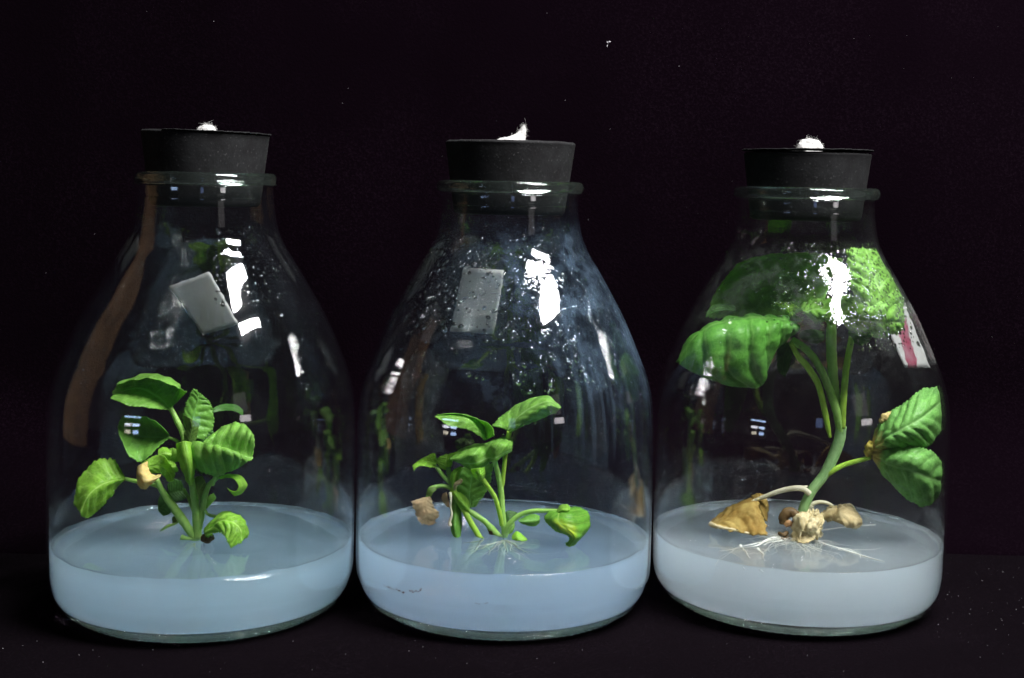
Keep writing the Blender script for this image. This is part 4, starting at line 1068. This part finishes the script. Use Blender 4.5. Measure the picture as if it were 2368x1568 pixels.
wall_patch(BOT[1], [(1073, 618), (1167, 626), (1142, 772), (1042, 766)], M_paper, 'paper_label', BOT[1].root, rag=1.2, label='blank white paper label behind droplets')
lp = wall_patch(BOT[2], [(2046, 748), (2092, 700), (2150, 850), (2092, 850)], M_paper, 'paper_label', BOT[2].root, rag=1.5, label='white paper label with a pink stripe')
wall_patch(BOT[2], [(2074, 744), (2094, 736), (2122, 850), (2100, 850)], M_pink, 'pink_stripe', lp, off=.00004, thick=.00004, rag=3.0)

# ------------------------------------------------------------------ condensation droplets on the inside of the glass
def drop_mesh(so, p, nrm, r, flat, rng, stretch=1.0):
    nrm = np.array(nrm)/np.linalg.norm(nrm)
    t = np.array([0, 0, 1.0])-nrm*nrm[2]; t /= np.linalg.norm(t)
    s_ = np.cross(nrm, t)
    rings, seg = 4, 10
    V = []
    ph = rng.uniform(0, 6)
    for k in range(rings):
        a = (math.pi/2)*k/rings
        rr, hh = math.cos(a)*r, math.sin(a)*r*flat
        for q in range(seg):
            b_ = 2*math.pi*q/seg
            w_ = 1+.16*math.sin(2*b_+ph)+.08*math.sin(3*b_+ph*2)
            V.append(p+s_*math.cos(b_)*rr*w_+t*math.sin(b_)*rr*w_*stretch+nrm*hh)
    V.append(p+nrm*r*flat); V.append(p)
    F_ = []
    for k in range(rings-1):
        for q in range(seg):
            q2 = (q+1) % seg
            F_.append((k*seg+q, k*seg+q2, (k+1)*seg+q2, (k+1)*seg+q))
    for q in range(seg):
        q2 = (q+1) % seg
        F_.append(((rings-1)*seg+q, (rings-1)*seg+q2, rings*seg))
        F_.append((rings*seg+1, q2, q))
    so.add((V, F_))

def droplets(b, zones, rng):
    """zones: (n, az0, az1 degrees from the camera side towards +x, z0, z1, rmin mm, rmax mm, stretch)"""
    so = Soup()
    placed = []
    for n, a0, a1, z0, z1, r0, r1, st in zones:
        for _ in range(n):
            for _try in range(6):
                az = math.radians(rng.uniform(a0, a1)); z = rng.uniform(z0, z1)
                if rng.random() < .5:
                    cl = noise.noise(Vector((math.sin(az)*3, math.cos(az)*3, z*80+b.x*50)))
                    if cl < 0.0: continue
                r = (r0+(r1-r0)*rng.random()**2.6)*MM
                R = rad_at(b, z)-.00072
                dr = (rad_at(b, z+.001)-rad_at(b, z-.001))/.002
                p = np.array([b.x+R*math.sin(az), b.y-R*math.cos(az), z])
                if any((p[0]-c[0])**2+(p[1]-c[1])**2+(p[2]-c[2])**2 < (r+c[3])**2*.8 for c in placed[-400:]): continue
                nrm = np.array([-math.sin(az), math.cos(az), dr])
                placed.append((p[0], p[1], p[2], r))
                drop_mesh(so, p, nrm, r, rng.uniform(.20, .48), rng, st)
                break
    o = so.build('condensation', M_water, b.root, loc=tuple(b.root.location))
    o['kind'] = 'stuff'
    return o
rd = random.Random(21)
droplets(BOT[0], [(300, 22, 75, .102, .126, .15, .85, 1.0), (60, 20, 80, .114, .132, .05, .2, 1.0), (40, 30, 85, .085, .11, .1, .4, 1.6), (20, 100, 150, .10, .125, .1, .4, 1)], rd)
droplets(BOT[1], [(700, -88, 88, .094, .125, .2, 1.0, 1.0), (260, 5, 88, .078, .115, .3, 1.2, 1.3), (240, 95, 265, .086, .120, .35, 1.7, 1.0), (60, 165, 200, .088, .116, .5, 1.9, .8), (90, -40, 40, .080, .10, .15, .9, 1.1), (60, -70, 70, .06, .085, .1, .45, 1.2)], rd)
droplets(BOT[2], [(800, -25, 66, .098, .124, .15, .70, 1.0), (240, 15, 82, .090, .118, .35, 1.1, 1.0), (110, -85, -15, .098, .12, .08, .35, 1.0), (50, 100, 260, .095, .12, .2, .8, 1), (70, -10, 50, .09, .1, .1, .5, 1.2)], rd)
# one bigger bead of water on the far wall of the left bottle, near the gel
so = Soup(); w_ = on_wall(BOT[0], 713, 1196, True, -.0009)
drop_mesh(so, w_, np.array([BOT[0].x-w_[0], BOT[0].y-w_[1], 0]), .0013, .6, random.Random(2), 1.6)
so.build('water_bead', M_water, BOT[0].root, loc=tuple(BOT[0].root.location))

# red-brown grime flecks on the outside of the middle bottle
so = Soup(); rr_ = random.Random(9)
for k in range(46):
    t = k/45
    px, py = 888+86*t, 1353+16*math.sin(t*2.4)+rr_.uniform(-3, 3)
    if .55 < t < .68 and rr_.random() < .7: continue
    w_ = on_wall(BOT[1], px, py, False, .00005)
    d = np.array([w_[0]-BOT[1].x, w_[1]-BOT[1].y, 0]); d /= np.linalg.norm(d)
    drop_mesh(so, w_, d, rr_.uniform(.00008, .00028), .25, rr_, 1)
for px, py in ((1101, 1395), (1108, 1397), (1122, 1396), (1127, 1394)):
    w_ = on_wall(BOT[1], px, py, False, .00005)
    d = np.array([w_[0]-BOT[1].x, w_[1]-BOT[1].y, 0]); d /= np.linalg.norm(d)
    drop_mesh(so, w_, d, .00016, .25, rr_, 1)
go = so.build('grime_flecks', M_grime, BOT[1].root, loc=tuple(BOT[1].root.location)); go['kind'] = 'stuff'
